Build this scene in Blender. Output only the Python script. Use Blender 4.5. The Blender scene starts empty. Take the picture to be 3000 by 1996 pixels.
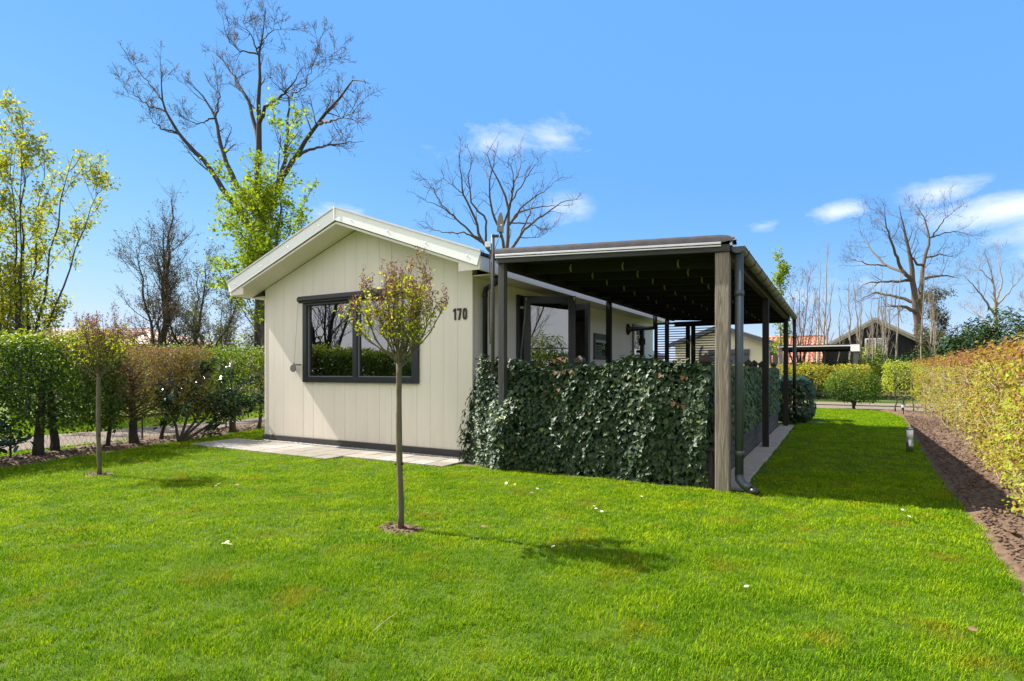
import bpy, math, random
import numpy as np
from mathutils import Vector, Matrix

# ------------------------------------------------------------------ camera, sky, sun, exposure
SC = bpy.context.scene
COL = SC.collection
CAM = np.array([4.4711, -6.6759, 1.25]); YAW = math.radians(29.8143)
FPX, HOR = 1664.36, 1088.13
cY, sY = math.cos(YAW), math.sin(YAW)
cd = bpy.data.cameras.new('camera'); cam = bpy.data.objects.new('camera', cd); COL.objects.link(cam)
cam.location = CAM; cam.rotation_euler = (math.pi / 2, 0, YAW)
cd.sensor_width = 36; cd.lens = FPX / 3000 * 36; cd.shift_y = (HOR - 998) / 3000
cd.clip_start = .05; cd.clip_end = 3000
SC.camera = cam

SUN_EL, SUN_A = math.radians(47.5), math.radians(6.5)
world = bpy.data.worlds.new('World'); SC.world = world; world.use_nodes = True
SKY_STRENGTH, SUN_STRENGTH, EXPOSURE = .15, 4.7, 1.40
sd = bpy.data.lights.new('sun', 'SUN'); sd.energy = SUN_STRENGTH; sd.angle = math.radians(.53); sd.color = (1, .95, .86)
sun = bpy.data.objects.new('sun', sd); COL.objects.link(sun)
sun.location = (-30, 0, 40)
sun.rotation_euler = Vector((math.cos(SUN_EL) * math.cos(SUN_A), math.cos(SUN_EL) * math.sin(SUN_A), -math.sin(SUN_EL))).to_track_quat('-Z', 'Y').to_euler()
SC.view_settings.view_transform = 'Standard'; SC.view_settings.look = 'None'
SC.view_settings.gamma = 1; SC.view_settings.use_curve_mapping = False
SC.view_settings.exposure = EXPOSURE


def ray(px, py):                      # direction of a photo pixel, in world axes
    k = (px - 1500) / FPX; v = (HOR - py) / FPX
    d = np.array([cY * k - sY, sY * k + cY, v])
    return d


def at(px, py, depth):                # world point of a photo pixel at a given distance ahead
    return CAM + ray(px, py) * depth


def build_world():
    nt = world.node_tree; N = nt.nodes; L = nt.links
    bg = N['Background']
    sky = N.new('ShaderNodeTexSky'); sky.sky_type = 'NISHITA'; sky.sun_disc = False
    sky.sun_elevation = SUN_EL; sky.sun_rotation = math.radians(270) - SUN_A
    sky.air_density = 1.0; sky.dust_density = 0; sky.ozone_density = 3.0; sky.altitude = 0
    # even tone curve over the whole sky: deepens the blue, keeps the horizon from washing out
    dn = N.new('ShaderNodeVectorMath'); dn.operation = 'SCALE'; dn.inputs['Scale'].default_value = .1; L.new(sky.outputs[0], dn.inputs[0])
    cv = N.new('ShaderNodeRGBCurve'); L.new(dn.outputs[0], cv.inputs['Color'])
    for i, pts in enumerate(([(0, 0), (.106, .044), (.16, .048), (.22, .062), (.32, .096), (.5, .15), (.7, .19), (1, .22)], [(0, 0), (.13, .092), (.185, .118), (.28, .126), (.38, .148), (.5, .176), (.66, .205), (1, .235)], [(0, 0), (.26, .22), (.34, .255), (.53, .27), (.8, .275), (1, .28)])):
        c_ = cv.mapping.curves[i]
        while len(c_.points) > 2: c_.points.remove(c_.points[1])
        c_.points[0].location = pts[0]; c_.points[-1].location = pts[-1]
        for p in pts[1:-1]: c_.points.new(*p)
    cv.mapping.update()
    hs = N.new('ShaderNodeVectorMath'); hs.operation = 'SCALE'; hs.inputs['Scale'].default_value = 10; L.new(cv.outputs[0], hs.inputs[0])
    tc = N.new('ShaderNodeTexCoord')
    no = N.new('ShaderNodeTexNoise'); no.inputs['Scale'].default_value = 7; no.inputs['Detail'].default_value = 10; no.inputs['Roughness'].default_value = .64
    no.inputs['Distortion'].default_value = .35
    fl = N.new('ShaderNodeMapping'); fl.inputs['Scale'].default_value = (1, 1, 2.3); L.new(tc.outputs['Generated'], fl.inputs['Vector']); L.new(fl.outputs[0], no.inputs['Vector'])
    total = None
    def math_(op, a, b=None, clamp=False):
        m = N.new('ShaderNodeMath'); m.operation = op; m.use_clamp = clamp
        for i, v in enumerate((a, b)):
            if v is None: continue
            if hasattr(v, 'default_value') or hasattr(v, 'links'): L.new(v, m.inputs[i])
            else: m.inputs[i].default_value = v
        return m.outputs[0]
    clouds = [(1440, 420, 180, 52, .66), (1630, 410, 110, 54, .68), (1650, 610, 80, 42, .38), (1000, 625, 120, 40, .7),
              (2940, 615, 240, 50, 1.0), (2750, 565, 110, 38, .95), (2450, 622, 75, 28, .9), (2230, 668, 70, 22, .6),
              (2520, 830, 220, 60, .5), (3300, 650, 300, 90, 1.0), (3800, 500, 300, 90, .8), (-500, 560, 300, 80, .7), (-1200, 800, 400, 90, .8)]
    for (px, py, w, h, a) in clouds:
        d = ray(px, py); ln = np.linalg.norm(d); d = d / ln
        mp = N.new('ShaderNodeMapping'); mp.vector_type = 'TEXTURE'
        mp.inputs['Location'].default_value = d
        mp.inputs['Rotation'].default_value = (0, 0, math.atan2(d[1], d[0]) + math.pi / 2)
        sx, sz = w / FPX / ln * 1.35, h / FPX / ln * 1.5
        mp.inputs['Scale'].default_value = (sx, max(sx, .2), sz)
        L.new(tc.outputs['Generated'], mp.inputs['Vector'])
        vl = N.new('ShaderNodeVectorMath'); vl.operation = 'LENGTH'; L.new(mp.outputs[0], vl.inputs[0])
        m = math_('MULTIPLY', math_('SUBTRACT', 1.0, vl.outputs['Value'], True), a)
        total = m if total is None else math_('MAXIMUM', total, m)
    n2 = math_('SUBTRACT', no.outputs[0], .5)
    f = math_('ADD', math_('MULTIPLY', total, 1.5), math_('MULTIPLY', n2, 3.0))
    f = math_('SUBTRACT', f, .36)
    gate = math_('MULTIPLY', total, 5.0, True)
    f = math_('MULTIPLY', math_('MULTIPLY', f, .85, True), gate, True)
    f = math_('MULTIPLY', f, .66)
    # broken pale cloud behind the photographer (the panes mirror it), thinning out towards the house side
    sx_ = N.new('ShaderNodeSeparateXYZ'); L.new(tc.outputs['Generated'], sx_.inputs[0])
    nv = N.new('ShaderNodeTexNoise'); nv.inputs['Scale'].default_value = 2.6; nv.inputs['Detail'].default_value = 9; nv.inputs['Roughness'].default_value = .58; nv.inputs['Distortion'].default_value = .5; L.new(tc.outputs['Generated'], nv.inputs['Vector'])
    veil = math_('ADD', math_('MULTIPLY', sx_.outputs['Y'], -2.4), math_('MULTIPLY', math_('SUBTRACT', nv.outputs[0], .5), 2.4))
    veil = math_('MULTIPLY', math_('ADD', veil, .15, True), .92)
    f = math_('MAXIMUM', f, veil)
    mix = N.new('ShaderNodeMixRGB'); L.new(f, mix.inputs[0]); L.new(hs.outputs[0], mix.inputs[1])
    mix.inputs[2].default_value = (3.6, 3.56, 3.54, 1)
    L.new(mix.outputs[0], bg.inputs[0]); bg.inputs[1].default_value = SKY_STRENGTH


build_world()

# ------------------------------------------------------------------ materials
MATS = {}


def nodes_of(m):
    m.use_nodes = True
    return m.node_tree, m.node_tree.nodes, m.node_tree.links


def surf(name, col, rough=.6, var=.12, scale=6, stretch=(1, 1, 1), bump=0.0, bscale=None, metal=0, col2=None, spec=.5, dirt=0):
    """plain procedural surface: base colour broken up by two noises, fine bump"""
    if name in MATS: return MATS[name]
    m = bpy.data.materials.new(name); nt, N, L = nodes_of(m)
    b = N['Principled BSDF']; b.inputs['Roughness'].default_value = rough; b.inputs['Metallic'].default_value = metal
    b.inputs['Specular IOR Level'].default_value = spec
    g = N.new('ShaderNodeNewGeometry')
    mp = N.new('ShaderNodeMapping'); mp.inputs['Scale'].default_value = stretch; L.new(g.outputs['Position'], mp.inputs['Vector'])
    no = N.new('ShaderNodeTexNoise'); no.inputs['Scale'].default_value = scale; no.inputs['Detail'].default_value = 6; no.inputs['Roughness'].default_value = .65
    L.new(mp.outputs[0], no.inputs['Vector'])
    cr = N.new('ShaderNodeValToRGB')
    c = np.array(col); c2 = np.array(col2) if col2 is not None else c
    cr.color_ramp.elements[0].position = .28; cr.color_ramp.elements[1].position = .72
    cr.color_ramp.elements[0].color = (*np.clip(c * (1 - var), 0, 1), 1); cr.color_ramp.elements[1].color = (*np.clip(c2 * (1 + var), 0, 1), 1)
    L.new(no.outputs[0], cr.inputs[0])
    out = cr.outputs[0]
    if dirt:
        n3 = N.new('ShaderNodeTexNoise'); n3.inputs['Scale'].default_value = scale * .21; n3.inputs['Detail'].default_value = 7
        L.new(g.outputs['Position'], n3.inputs['Vector'])
        mr = N.new('ShaderNodeMapRange'); mr.inputs[1].default_value = .45; mr.inputs[2].default_value = .75; mr.inputs[3].default_value = 0; mr.inputs[4].default_value = dirt
        L.new(n3.outputs[0], mr.inputs[0])
        mx = N.new('ShaderNodeMixRGB'); mx.blend_type = 'MULTIPLY'; L.new(mr.outputs[0], mx.inputs[0]); L.new(out, mx.inputs[1]); mx.inputs[2].default_value = (.55, .5, .42, 1)
        out = mx.outputs[0]
    L.new(out, b.inputs['Base Color'])
    if bump:
        n2 = N.new('ShaderNodeTexNoise'); n2.inputs['Scale'].default_value = bscale or scale * 4; n2.inputs['Detail'].default_value = 5
        L.new(mp.outputs[0], n2.inputs['Vector'])
        bp = N.new('ShaderNodeBump'); bp.inputs['Strength'].default_value = bump; bp.inputs['Distance'].default_value = .01
        L.new(n2.outputs[0], bp.inputs['Height']); L.new(bp.outputs[0], b.inputs['Normal'])
    MATS[name] = m
    return m


def wood(name, col, col2, axis='z', rough=.75, scale=9, bump=.35):
    """painted or weathered timber: grain stretched along one axis with waves"""
    if name in MATS: return MATS[name]
    m = bpy.data.materials.new(name); nt, N, L = nodes_of(m)
    b = N['Principled BSDF']; b.inputs['Roughness'].default_value = rough; b.inputs['Specular IOR Level'].default_value = .35
    g = N.new('ShaderNodeNewGeometry'); mp = N.new('ShaderNodeMapping')
    st = {'x': (.07, 1, 1), 'y': (1, .07, 1), 'z': (1, 1, .07)}[axis]
    mp.inputs['Scale'].default_value = st; L.new(g.outputs['Position'], mp.inputs['Vector'])
    n0 = N.new('ShaderNodeTexNoise'); n0.inputs['Scale'].default_value = scale * 1.3; n0.inputs['Detail'].default_value = 3; n0.inputs['Distortion'].default_value = .6
    L.new(mp.outputs[0], n0.inputs['Vector'])
    mm = N.new('ShaderNodeMath'); mm.operation = 'MULTIPLY'; mm.inputs[1].default_value = 11; L.new(n0.outputs[0], mm.inputs[0])
    fr = N.new('ShaderNodeMath'); fr.operation = 'PINGPONG'; fr.inputs[1].default_value = 1; L.new(mm.outputs[0], fr.inputs[0])
    n1 = N.new('ShaderNodeTexNoise'); n1.inputs['Scale'].default_value = scale * 9; n1.inputs['Detail'].default_value = 4; L.new(mp.outputs[0], n1.inputs['Vector'])
    ad = N.new('ShaderNodeMath'); ad.operation = 'MULTIPLY_ADD'; L.new(fr.outputs[0], ad.inputs[0]); ad.inputs[1].default_value = .5
    mu = N.new('ShaderNodeMath'); mu.operation = 'MULTIPLY'; mu.inputs[1].default_value = .6; L.new(n1.outputs[0], mu.inputs[0]); L.new(mu.outputs[0], ad.inputs[2])
    cr = N.new('ShaderNodeValToRGB'); cr.color_ramp.elements[0].position = .15; cr.color_ramp.elements[1].position = .85
    cr.color_ramp.elements[0].color = (*col, 1); cr.color_ramp.elements[1].color = (*col2, 1)
    L.new(ad.outputs[0], cr.inputs[0]); L.new(cr.outputs[0], b.inputs['Base Color'])
    bp = N.new('ShaderNodeBump'); bp.inputs['Strength'].default_value = bump; bp.inputs['Distance'].default_value = .006
    L.new(ad.outputs[0], bp.inputs['Height']); L.new(bp.outputs[0], b.inputs['Normal'])
    MATS[name] = m
    return m


def leafmat(name, cols, rough=.5, trans=.45, spec=.4, tint=None):
    """leaves: colour by the per-leaf attribute v, some light passes through"""
    if name in MATS: return MATS[name]
    m = bpy.data.materials.new(name); nt, N, L = nodes_of(m)
    b = N['Principled BSDF']; b.inputs['Roughness'].default_value = rough; b.inputs['Specular IOR Level'].default_value = spec
    a = N.new('ShaderNodeAttribute'); a.attribute_name = 'v'
    cr = N.new('ShaderNodeValToRGB'); els = cr.color_ramp.elements
    els[0].color = (*cols[0], 1); els[1].color = (*cols[-1], 1); els[1].position = 1
    for i, c in enumerate(cols[1:-1]):
        e = els.new((i + 1) / (len(cols) - 1)); e.color = (*c, 1)
    L.new(a.outputs['Fac'], cr.inputs[0]); L.new(cr.outputs[0], b.inputs['Base Color'])
    if trans:
        t = N.new('ShaderNodeBsdfTranslucent')
        mx = N.new('ShaderNodeMixRGB'); mx.blend_type = 'MULTIPLY'; mx.inputs[0].default_value = 1; mx.inputs[2].default_value = (*(tint or (1.3, 1.35, .5)), 1)
        L.new(cr.outputs[0], mx.inputs[1]); L.new(mx.outputs[0], t.inputs[0])
        ms = N.new('ShaderNodeMixShader'); ms.inputs[0].default_value = trans
        L.new(b.outputs[0], ms.inputs[1]); L.new(t.outputs[0], ms.inputs[2])
        L.new(ms.outputs[0], N['Material Output'].inputs['Surface'])
    MATS[name] = m
    return m


def glass(name, refl=.20, tint=(.55, .6, .6)):
    if name in MATS: return MATS[name]
    m = bpy.data.materials.new(name); nt, N, L = nodes_of(m)
    N.remove(N['Principled BSDF'])
    gl = N.new('ShaderNodeBsdfGlossy'); gl.inputs['Roughness'].default_value = .004; gl.inputs['Color'].default_value = (.93, .96, 1, 1)
    tr = N.new('ShaderNodeBsdfTransparent'); tr.inputs['Color'].default_value = (*tint, 1)
    fr = N.new('ShaderNodeFresnel'); fr.inputs['IOR'].default_value = 1.5
    ad = N.new('ShaderNodeMath'); ad.operation = 'ADD'; ad.use_clamp = True; ad.inputs[1].default_value = refl; L.new(fr.outputs[0], ad.inputs[0])
    ms = N.new('ShaderNodeMixShader'); L.new(ad.outputs[0], ms.inputs[0]); L.new(tr.outputs[0], ms.inputs[1]); L.new(gl.outputs[0], ms.inputs[2])
    L.new(ms.outputs[0], N['Material Output'].inputs['Surface'])
    MATS[name] = m
    return m


# ------------------------------------------------------------------ mesh helpers
class MB:
    def __init__(self): self.v = []; self.f = []; self.n = 0
    def add(self, v, f):
        v = np.asarray(v, float).reshape(-1, 3)
        self.v.append(v); self.f += [tuple(i + self.n for i in q) for q in f]; self.n += len(v); return self
    def box(self, x0, x1, y0, y1, z0, z1):
        v = [(x, y, z) for z in (z0, z1) for y in (y0, y1) for x in (x0, x1)]
        return self.add(v, [(0, 2, 3, 1), (4, 5, 7, 6), (0, 1, 5, 4), (1, 3, 7, 5), (3, 2, 6, 7), (2, 0, 4, 6)])
    def obox(self, c, ax, half):          # oriented box: centre, three axes, half sizes
        c = np.array(c, float); A = [np.array(a, float) / np.linalg.norm(a) for a in ax]
        v = [c + sx * half[0] * A[0] + sy * half[1] * A[1] + sz * half[2] * A[2] for sz in (-1, 1) for sy in (-1, 1) for sx in (-1, 1)]
        return self.add(v, [(0, 2, 3, 1), (4, 5, 7, 6), (0, 1, 5, 4), (1, 3, 7, 5), (3, 2, 6, 7), (2, 0, 4, 6)])
    def prism(self, poly, lo, hi, axis='y'):   # polygon in the two other axes, extruded along axis
        n = len(poly)
        def mk(p, t): return {'y': (p[0], t, p[1]), 'x': (t, p[0], p[1]), 'z': (p[0], p[1], t)}[axis]
        v = [mk(p, lo) for p in poly] + [mk(p, hi) for p in poly]
        f = [tuple(range(n))[::-1], tuple(range(n, 2 * n))] + [(i, (i + 1) % n, n + (i + 1) % n, n + i) for i in range(n)]
        return self.add(v, f)
    def tube(self, pts, r, n=10, cap=True):
        pts = np.array(pts, float); k = len(pts); r = np.broadcast_to(np.array(r, float), (k,))
        v, f = tubes_arrays(pts[None], r[None], n)
        f = [tuple(q) for q in f]
        if cap: f += [tuple(range(n))[::-1], tuple(range((k - 1) * n, k * n))]
        return self.add(v, f)
    def build(self, name, mat, parent=None, bevel=0, smooth=False):
        me = bpy.data.meshes.new(name); me.from_pydata(np.concatenate(self.v).tolist(), [], self.f); me.update()
        return link(name, me, mat, parent, bevel, smooth)


def link(name, me, mat, parent=None, bevel=0, smooth=False):
    if mat is not None and not len(me.materials): me.materials.append(mat)
    o = bpy.data.objects.new(name, me); COL.objects.link(o)
    if smooth: me.polygons.foreach_set('use_smooth', [True] * len(me.polygons))
    if bevel:
        b = o.modifiers.new('edge', 'BEVEL'); b.width = bevel; b.segments = 2; b.limit_method = 'ANGLE'
    if parent is not None: adopt(o, parent)
    return o


def wloc(o):
    p = Vector(o.location)
    return p if o.parent is None else o.matrix_parent_inverse.to_translation() + p + wloc(o.parent)


def adopt(o, parent):
    o.parent = parent
    o.matrix_parent_inverse = Matrix.Translation(-wloc(parent))


def big(name, V, F, mat, parent=None, attr=None, smooth=False, stuff=False):
    """fast mesh from arrays; F is one (n,k) array or a list of them; attr = per-vertex float v"""
    Fs = F if isinstance(F, list) else [F]
    Fs = [np.asarray(q) for q in Fs if len(q)]
    me = bpy.data.meshes.new(name)
    nl = sum(q.size for q in Fs); npoly = sum(len(q) for q in Fs)
    me.vertices.add(len(V)); me.vertices.foreach_set('co', np.asarray(V, np.float32).ravel())
    me.loops.add(nl); me.loops.foreach_set('vertex_index', np.concatenate([q.ravel() for q in Fs]).astype(np.int32))
    tot = np.concatenate([np.full(len(q), q.shape[1]) for q in Fs]); st = np.concatenate([[0], np.cumsum(tot)[:-1]])
    me.polygons.add(npoly); me.polygons.foreach_set('loop_start', st.astype(np.int32)); me.polygons.foreach_set('loop_total', tot.astype(np.int32))
    if smooth: me.polygons.foreach_set('use_smooth', np.ones(npoly, bool))
    me.update(calc_edges=True)
    if attr is not None:
        a = me.attributes.new('v', 'FLOAT', 'POINT'); a.data.foreach_set('value', np.asarray(attr, np.float32))
    o = link(name, me, mat, parent)
    if stuff: o['kind'] = 'stuff'
    return o


def thing(name, label, cat, loc=(0, 0, 0), group=None):
    o = bpy.data.objects.new(name, None); COL.objects.link(o); o.location = loc; o.empty_display_size = .1
    return tag(o, label, cat, group)


def tag(o, label, cat, group=None):
    o['label'] = label; o['category'] = cat
    if group: o['group'] = group
    return o


def structure(o): o['kind'] = 'structure'; return o


def unit(a):
    return a / (np.linalg.norm(a, axis=-1, keepdims=True) + 1e-9)


def tubes_arrays(P, R, n=4):
    """P (m,k,3) polylines, R (m,k) radii -> verts, quads"""
    m, k, _ = P.shape
    T = np.empty_like(P); T[:, 1:-1] = P[:, 2:] - P[:, :-2]; T[:, 0] = P[:, 1] - P[:, 0]; T[:, -1] = P[:, -1] - P[:, -2]
    T = unit(T)
    mean = unit(P[:, -1] - P[:, 0])
    ref = np.where(np.abs(mean[:, 2:3]) > .8, np.array([[1., .13, 0]]), np.array([[0, .1, 1.]]))
    A = unit(np.cross(T, ref[:, None, :])); B = np.cross(T, A)
    ang = np.arange(n) / n * 2 * np.pi
    V = P[:, :, None, :] + R[:, :, None, None] * (A[:, :, None, :] * np.cos(ang)[None, None, :, None] + B[:, :, None, :] * np.sin(ang)[None, None, :, None])
    i = np.arange(m)[:, None, None] * k * n; j = np.arange(k - 1)[None, :, None] * n; a = np.arange(n)[None, None, :]; a2 = (a + 1) % n
    F = np.stack([i + j + a, i + j + a2, i + j + n + a2, i + j + n + a], -1).reshape(-1, 4)
    return V.reshape(-1, 3), F


def resample(P, k, rng=None, jit=0):
    P = np.asarray(P, float); d = np.r_[0, np.cumsum(np.linalg.norm(np.diff(P, axis=0), axis=1))]
    t = np.linspace(0, d[-1], k)
    Q = np.stack([np.interp(t, d, P[:, i]) for i in range(3)], 1)
    if jit and rng is not None: Q[1:-1] += rng.normal(0, jit, (k - 2, 3))
    return Q


def spawn(rng, P, R, n, t=(.25, 1), ang=(35, 65), length=(.4, .8), k=5, wig=.12, up=.1, rr=.55, tip=.25, rmin=.003, rmax=9, flat=None):
    """n children on every polyline of P"""
    m, kk, _ = P.shape
    idx = np.repeat(np.arange(m), n); tt = rng.uniform(t[0], t[1], m * n)
    x = tt * (kk - 1); i0 = np.minimum(x.astype(int), kk - 2); fr = (x - i0)[:, None]
    base = P[idx, i0] * (1 - fr) + P[idx, i0 + 1] * fr
    tan = unit(P[idx, i0 + 1] - P[idx, i0]); rb = R[idx, i0] * (1 - fr[:, 0]) + R[idx, i0 + 1] * fr[:, 0]
    rnd = rng.normal(size=tan.shape)
    perp = unit(rnd - tan * (rnd * tan).sum(1, keepdims=True))
    a = np.radians(rng.uniform(ang[0], ang[1], m * n))[:, None]
    d = unit(tan * np.cos(a) + perp * np.sin(a) + np.array([0, 0, up]))
    ln = rng.uniform(length[0], length[1], m * n) * (1 - .45 * tt)
    pts = [base]; cur = d
    for j in range(1, k):
        cur = unit(cur + rng.normal(0, wig, cur.shape) + np.array([0, 0, up * .35]))
        pts.append(pts[-1] + cur * (ln / (k - 1))[:, None])
    Q = np.stack(pts, 1)
    r0 = np.clip(rb * rr, rmin, rmax)
    RR = r0[:, None] * np.linspace(1, tip, k)[None]
    return Q, np.maximum(RR, rmin * .6)


TEMPL = {
    'dia': (np.array([(0, 0, 0), (.45, -.33, .08), (1, 0, 0), (.45, .33, .08)]), [[0, 1, 2], [0, 2, 3]]),
    'oval': (np.array([(0, 0, 0), (.25, -.27, .07), (.65, -.27, .06), (1, 0, -.08), (.65, .27, .06), (.25, .27, .07)]), [[0, 1, 2, 3], [0, 3, 4, 5]]),
    'long': (np.array([(0, 0, 0), (.25, -.15, .05), (.7, -.16, .03), (1, 0, -.1), (.7, .16, .03), (.25, .15, .05)]), [[0, 1, 2, 3], [0, 3, 4, 5]]),
    'ivy': (np.array([(0, 0, 0), (-.12, -.28, .03), (.12, -.52, .06), (.35, -.30, .04), (.55, -.36, .05), (.68, -.17, .03), (1, 0, -.06),
                      (.68, .17, .03), (.55, .36, .05), (.35, .30, .04), (.12, .52, .06), (-.12, .28, .03)]),
            [[0, 1, 2, 3], [0, 3, 4, 5], [0, 5, 6, 0], [0, 6, 7, 0], [0, 7, 8, 9], [0, 9, 10, 11]]),
    'maple': (np.array([(0, 0, 0), (.05, -.42, .03), (.3, -.25, 0), (.6, -.5, .05), (.62, -.16, 0), (1, 0, -.08), (.62, .16, 0), (.6, .5, .05), (.3, .25, 0), (.05, .42, .03)]),
              [[0, 1, 2, 2], [0, 2, 3, 4], [0, 4, 5, 5], [0, 5, 6, 6], [0, 6, 7, 8], [0, 8, 9, 9]]),
}


def frames(N, A):
    A = unit(A - N * (A * N).sum(1, keepdims=True)); B = np.cross(N, A)
    return A, B


def leaf_arrays(P, N, A, size, kind):
    """leaf cards with real outline and fold: P base points, N upper-side normals, A length axis"""
    tv, tf = TEMPL[kind]
    N = unit(N); A, B = frames(N, A)
    S = np.broadcast_to(np.asarray(size, float), (len(P),))[:, None, None]
    V = P[:, None, :] + S * (tv[None, :, 0:1] * A[:, None, :] + tv[None, :, 1:2] * B[:, None, :] + tv[None, :, 2:3] * N[:, None, :])
    Fs = {}
    for q in tf:
        q = list(dict.fromkeys(q)); Fs.setdefault(len(q), []).append(q)
    off = (np.arange(len(P)) * len(tv))[:, None, None]
    F = [(off + np.array(q)[None]).reshape(-1, L) for L, q in Fs.items()]
    return V.reshape(-1, 3), F, len(tv)


def leaves(name, P, N, A, size, kind, mat, parent, v, stuff=True):
    V, F, k = leaf_arrays(P, N, A, size, kind)
    return big(name, V, F, mat, parent, np.repeat(v, k), stuff=stuff)


LEAFMESH = {}


def leaf_pieces(P, N, A, size, kind, mat, parent, v, name='leaf'):
    """single leaves as objects that share a few meshes"""
    N = unit(N); A, B = frames(N, A); tv, tf = TEMPL[kind]
    base = wloc(parent)
    for i in range(len(P)):
        key = (kind, mat.name, int(v[i] * 5.99))
        if key not in LEAFMESH:
            me = bpy.data.meshes.new(name); me.from_pydata(tv.tolist(), [], [tuple(dict.fromkeys(q)) for q in tf]); me.update(); me.materials.append(mat)
            a = me.attributes.new('v', 'FLOAT', 'POINT'); a.data.foreach_set('value', np.full(len(tv), (key[2] + .5) / 6, np.float32))
            LEAFMESH[key] = me
        o = bpy.data.objects.new(name, LEAFMESH[key]); COL.objects.link(o)
        s = float(size[i])
        M = Matrix(((A[i][0] * s, B[i][0] * s, N[i][0] * s, P[i][0] - base.x), (A[i][1] * s, B[i][1] * s, N[i][1] * s, P[i][1] - base.y),
                    (A[i][2] * s, B[i][2] * s, N[i][2] * s, P[i][2] - base.z), (0, 0, 0, 1)))
        o.parent = parent; o.matrix_local = M


def bumpy(x, y, z, s=1.0, seed=0):
    """cheap smooth lumps"""
    r = np.random.default_rng(seed); t = 0
    for i in range(5):
        k = r.normal(0, 1, 3) * (1.2 + i * 1.1) * s; t = t + np.sin(x * k[0] + y * k[1] + z * k[2] + r.uniform(0, 6.28)) / (1 + i * .5)
    return t / 2.3


# ------------------------------------------------------------------ shared materials
CREAM = surf('cream_cladding', (.79, .72, .645), .45, .055, 3, (1, 1, .15), .06, 60, dirt=.10)
WHITE = surf('white_trim', (.92, .92, .93), .4, .03, 4, bump=.03, dirt=.08)
ANTH = surf('anthracite_frame', (.018, .022, .028), .38, .15, 20)
PLINTH = surf('plinth_board', (.045, .042, .044), .7, .25, 9, (1, 1, 4), .2)
BLACKW = wood('black_stained_wood', (.012, .012, .012), (.022, .021, .02), 'z')
BLACKX = wood('black_stained_wood_across', (.012, .012, .012), (.022, .021, .02), 'x')
BLACKY = wood('black_stained_wood_along', (.012, .012, .012), (.022, .021, .02), 'y')
GREYW = wood('weathered_grey_post', (.135, .11, .088), (.28, .235, .19), 'z', scale=12, bump=.6)
GREYX = wood('grey_stained_wood_across', (.034, .032, .034), (.062, .058, .058), 'x')
GREYZ = wood('grey_stained_wood', (.038, .037, .038), (.065, .062, .06), 'z')
WALLB = wood('dark_wall_board', (.05, .045, .04), (.10, .09, .08), 'y')
FELT = surf('roofing_felt', (.034, .032, .037), .85, .3, 60, bump=.5, bscale=180)
ALU = surf('aluminium_trim', (.55, .55, .55), .3, .08, 12, metal=.85)
PIPE = surf('grey_plastic_pipe', (.05, .062, .072), .35, .08, 8)
PIPEB = surf('black_plastic_pipe', (.014, .014, .015), .35, .1, 8)
GUTTER = surf('mossy_gutter', (.15, .14, .10), .45, .25, 7, (1, .25, 1), dirt=.5)
GLASS = glass('window_glass')
SOIL = surf('soil', (.074, .042, .024), .95, .35, 14, bump=1.0, bscale=28, col2=(.13, .08, .048))
BARK = surf('bark', (.085, .068, .052), .9, .35, 14, (1, 1, .35), .7, 50)
BARKD = surf('dark_bark', (.05, .04, .032), .9, .35, 14, (1, 1, .35), .7, 50)
BARKL = surf('light_bark', (.22, .185, .14), .9, .3, 14, (1, 1, .35), .5, 50)
TWIG = surf('tan_twigs', (.34, .26, .15), .85, .3, 20)

# rain splash and algae low on the cladding
def splash(m):
    nt, N, L = nodes_of(m); b = N['Principled BSDF']; src = b.inputs['Base Color'].links[0].from_socket
    g = N.new('ShaderNodeNewGeometry'); sp = N.new('ShaderNodeSeparateXYZ'); L.new(g.outputs['Position'], sp.inputs[0])
    mp = N.new('ShaderNodeMapping'); mp.inputs['Scale'].default_value = (9, 9, 1.2); L.new(g.outputs['Position'], mp.inputs['Vector'])
    n = N.new('ShaderNodeTexNoise'); n.inputs['Scale'].default_value = 1.5; n.inputs['Detail'].default_value = 7; L.new(mp.outputs[0], n.inputs['Vector'])
    h = N.new('ShaderNodeMapRange'); L.new(sp.outputs['Z'], h.inputs[0]); h.inputs[1].default_value = .55; h.inputs[2].default_value = .1; h.inputs[3].default_value = .06; h.inputs[4].default_value = .45
    mu = N.new('ShaderNodeMath'); mu.operation = 'MULTIPLY'; L.new(n.outputs[0], mu.inputs[0]); L.new(h.outputs[0], mu.inputs[1])
    mx = N.new('ShaderNodeMixRGB'); L.new(mu.outputs[0], mx.inputs[0]); L.new(src, mx.inputs[1]); mx.inputs[2].default_value = (.42, .38, .27, 1); L.new(mx.outputs[0], b.inputs['Base Color'])


splash(CREAM)


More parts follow.
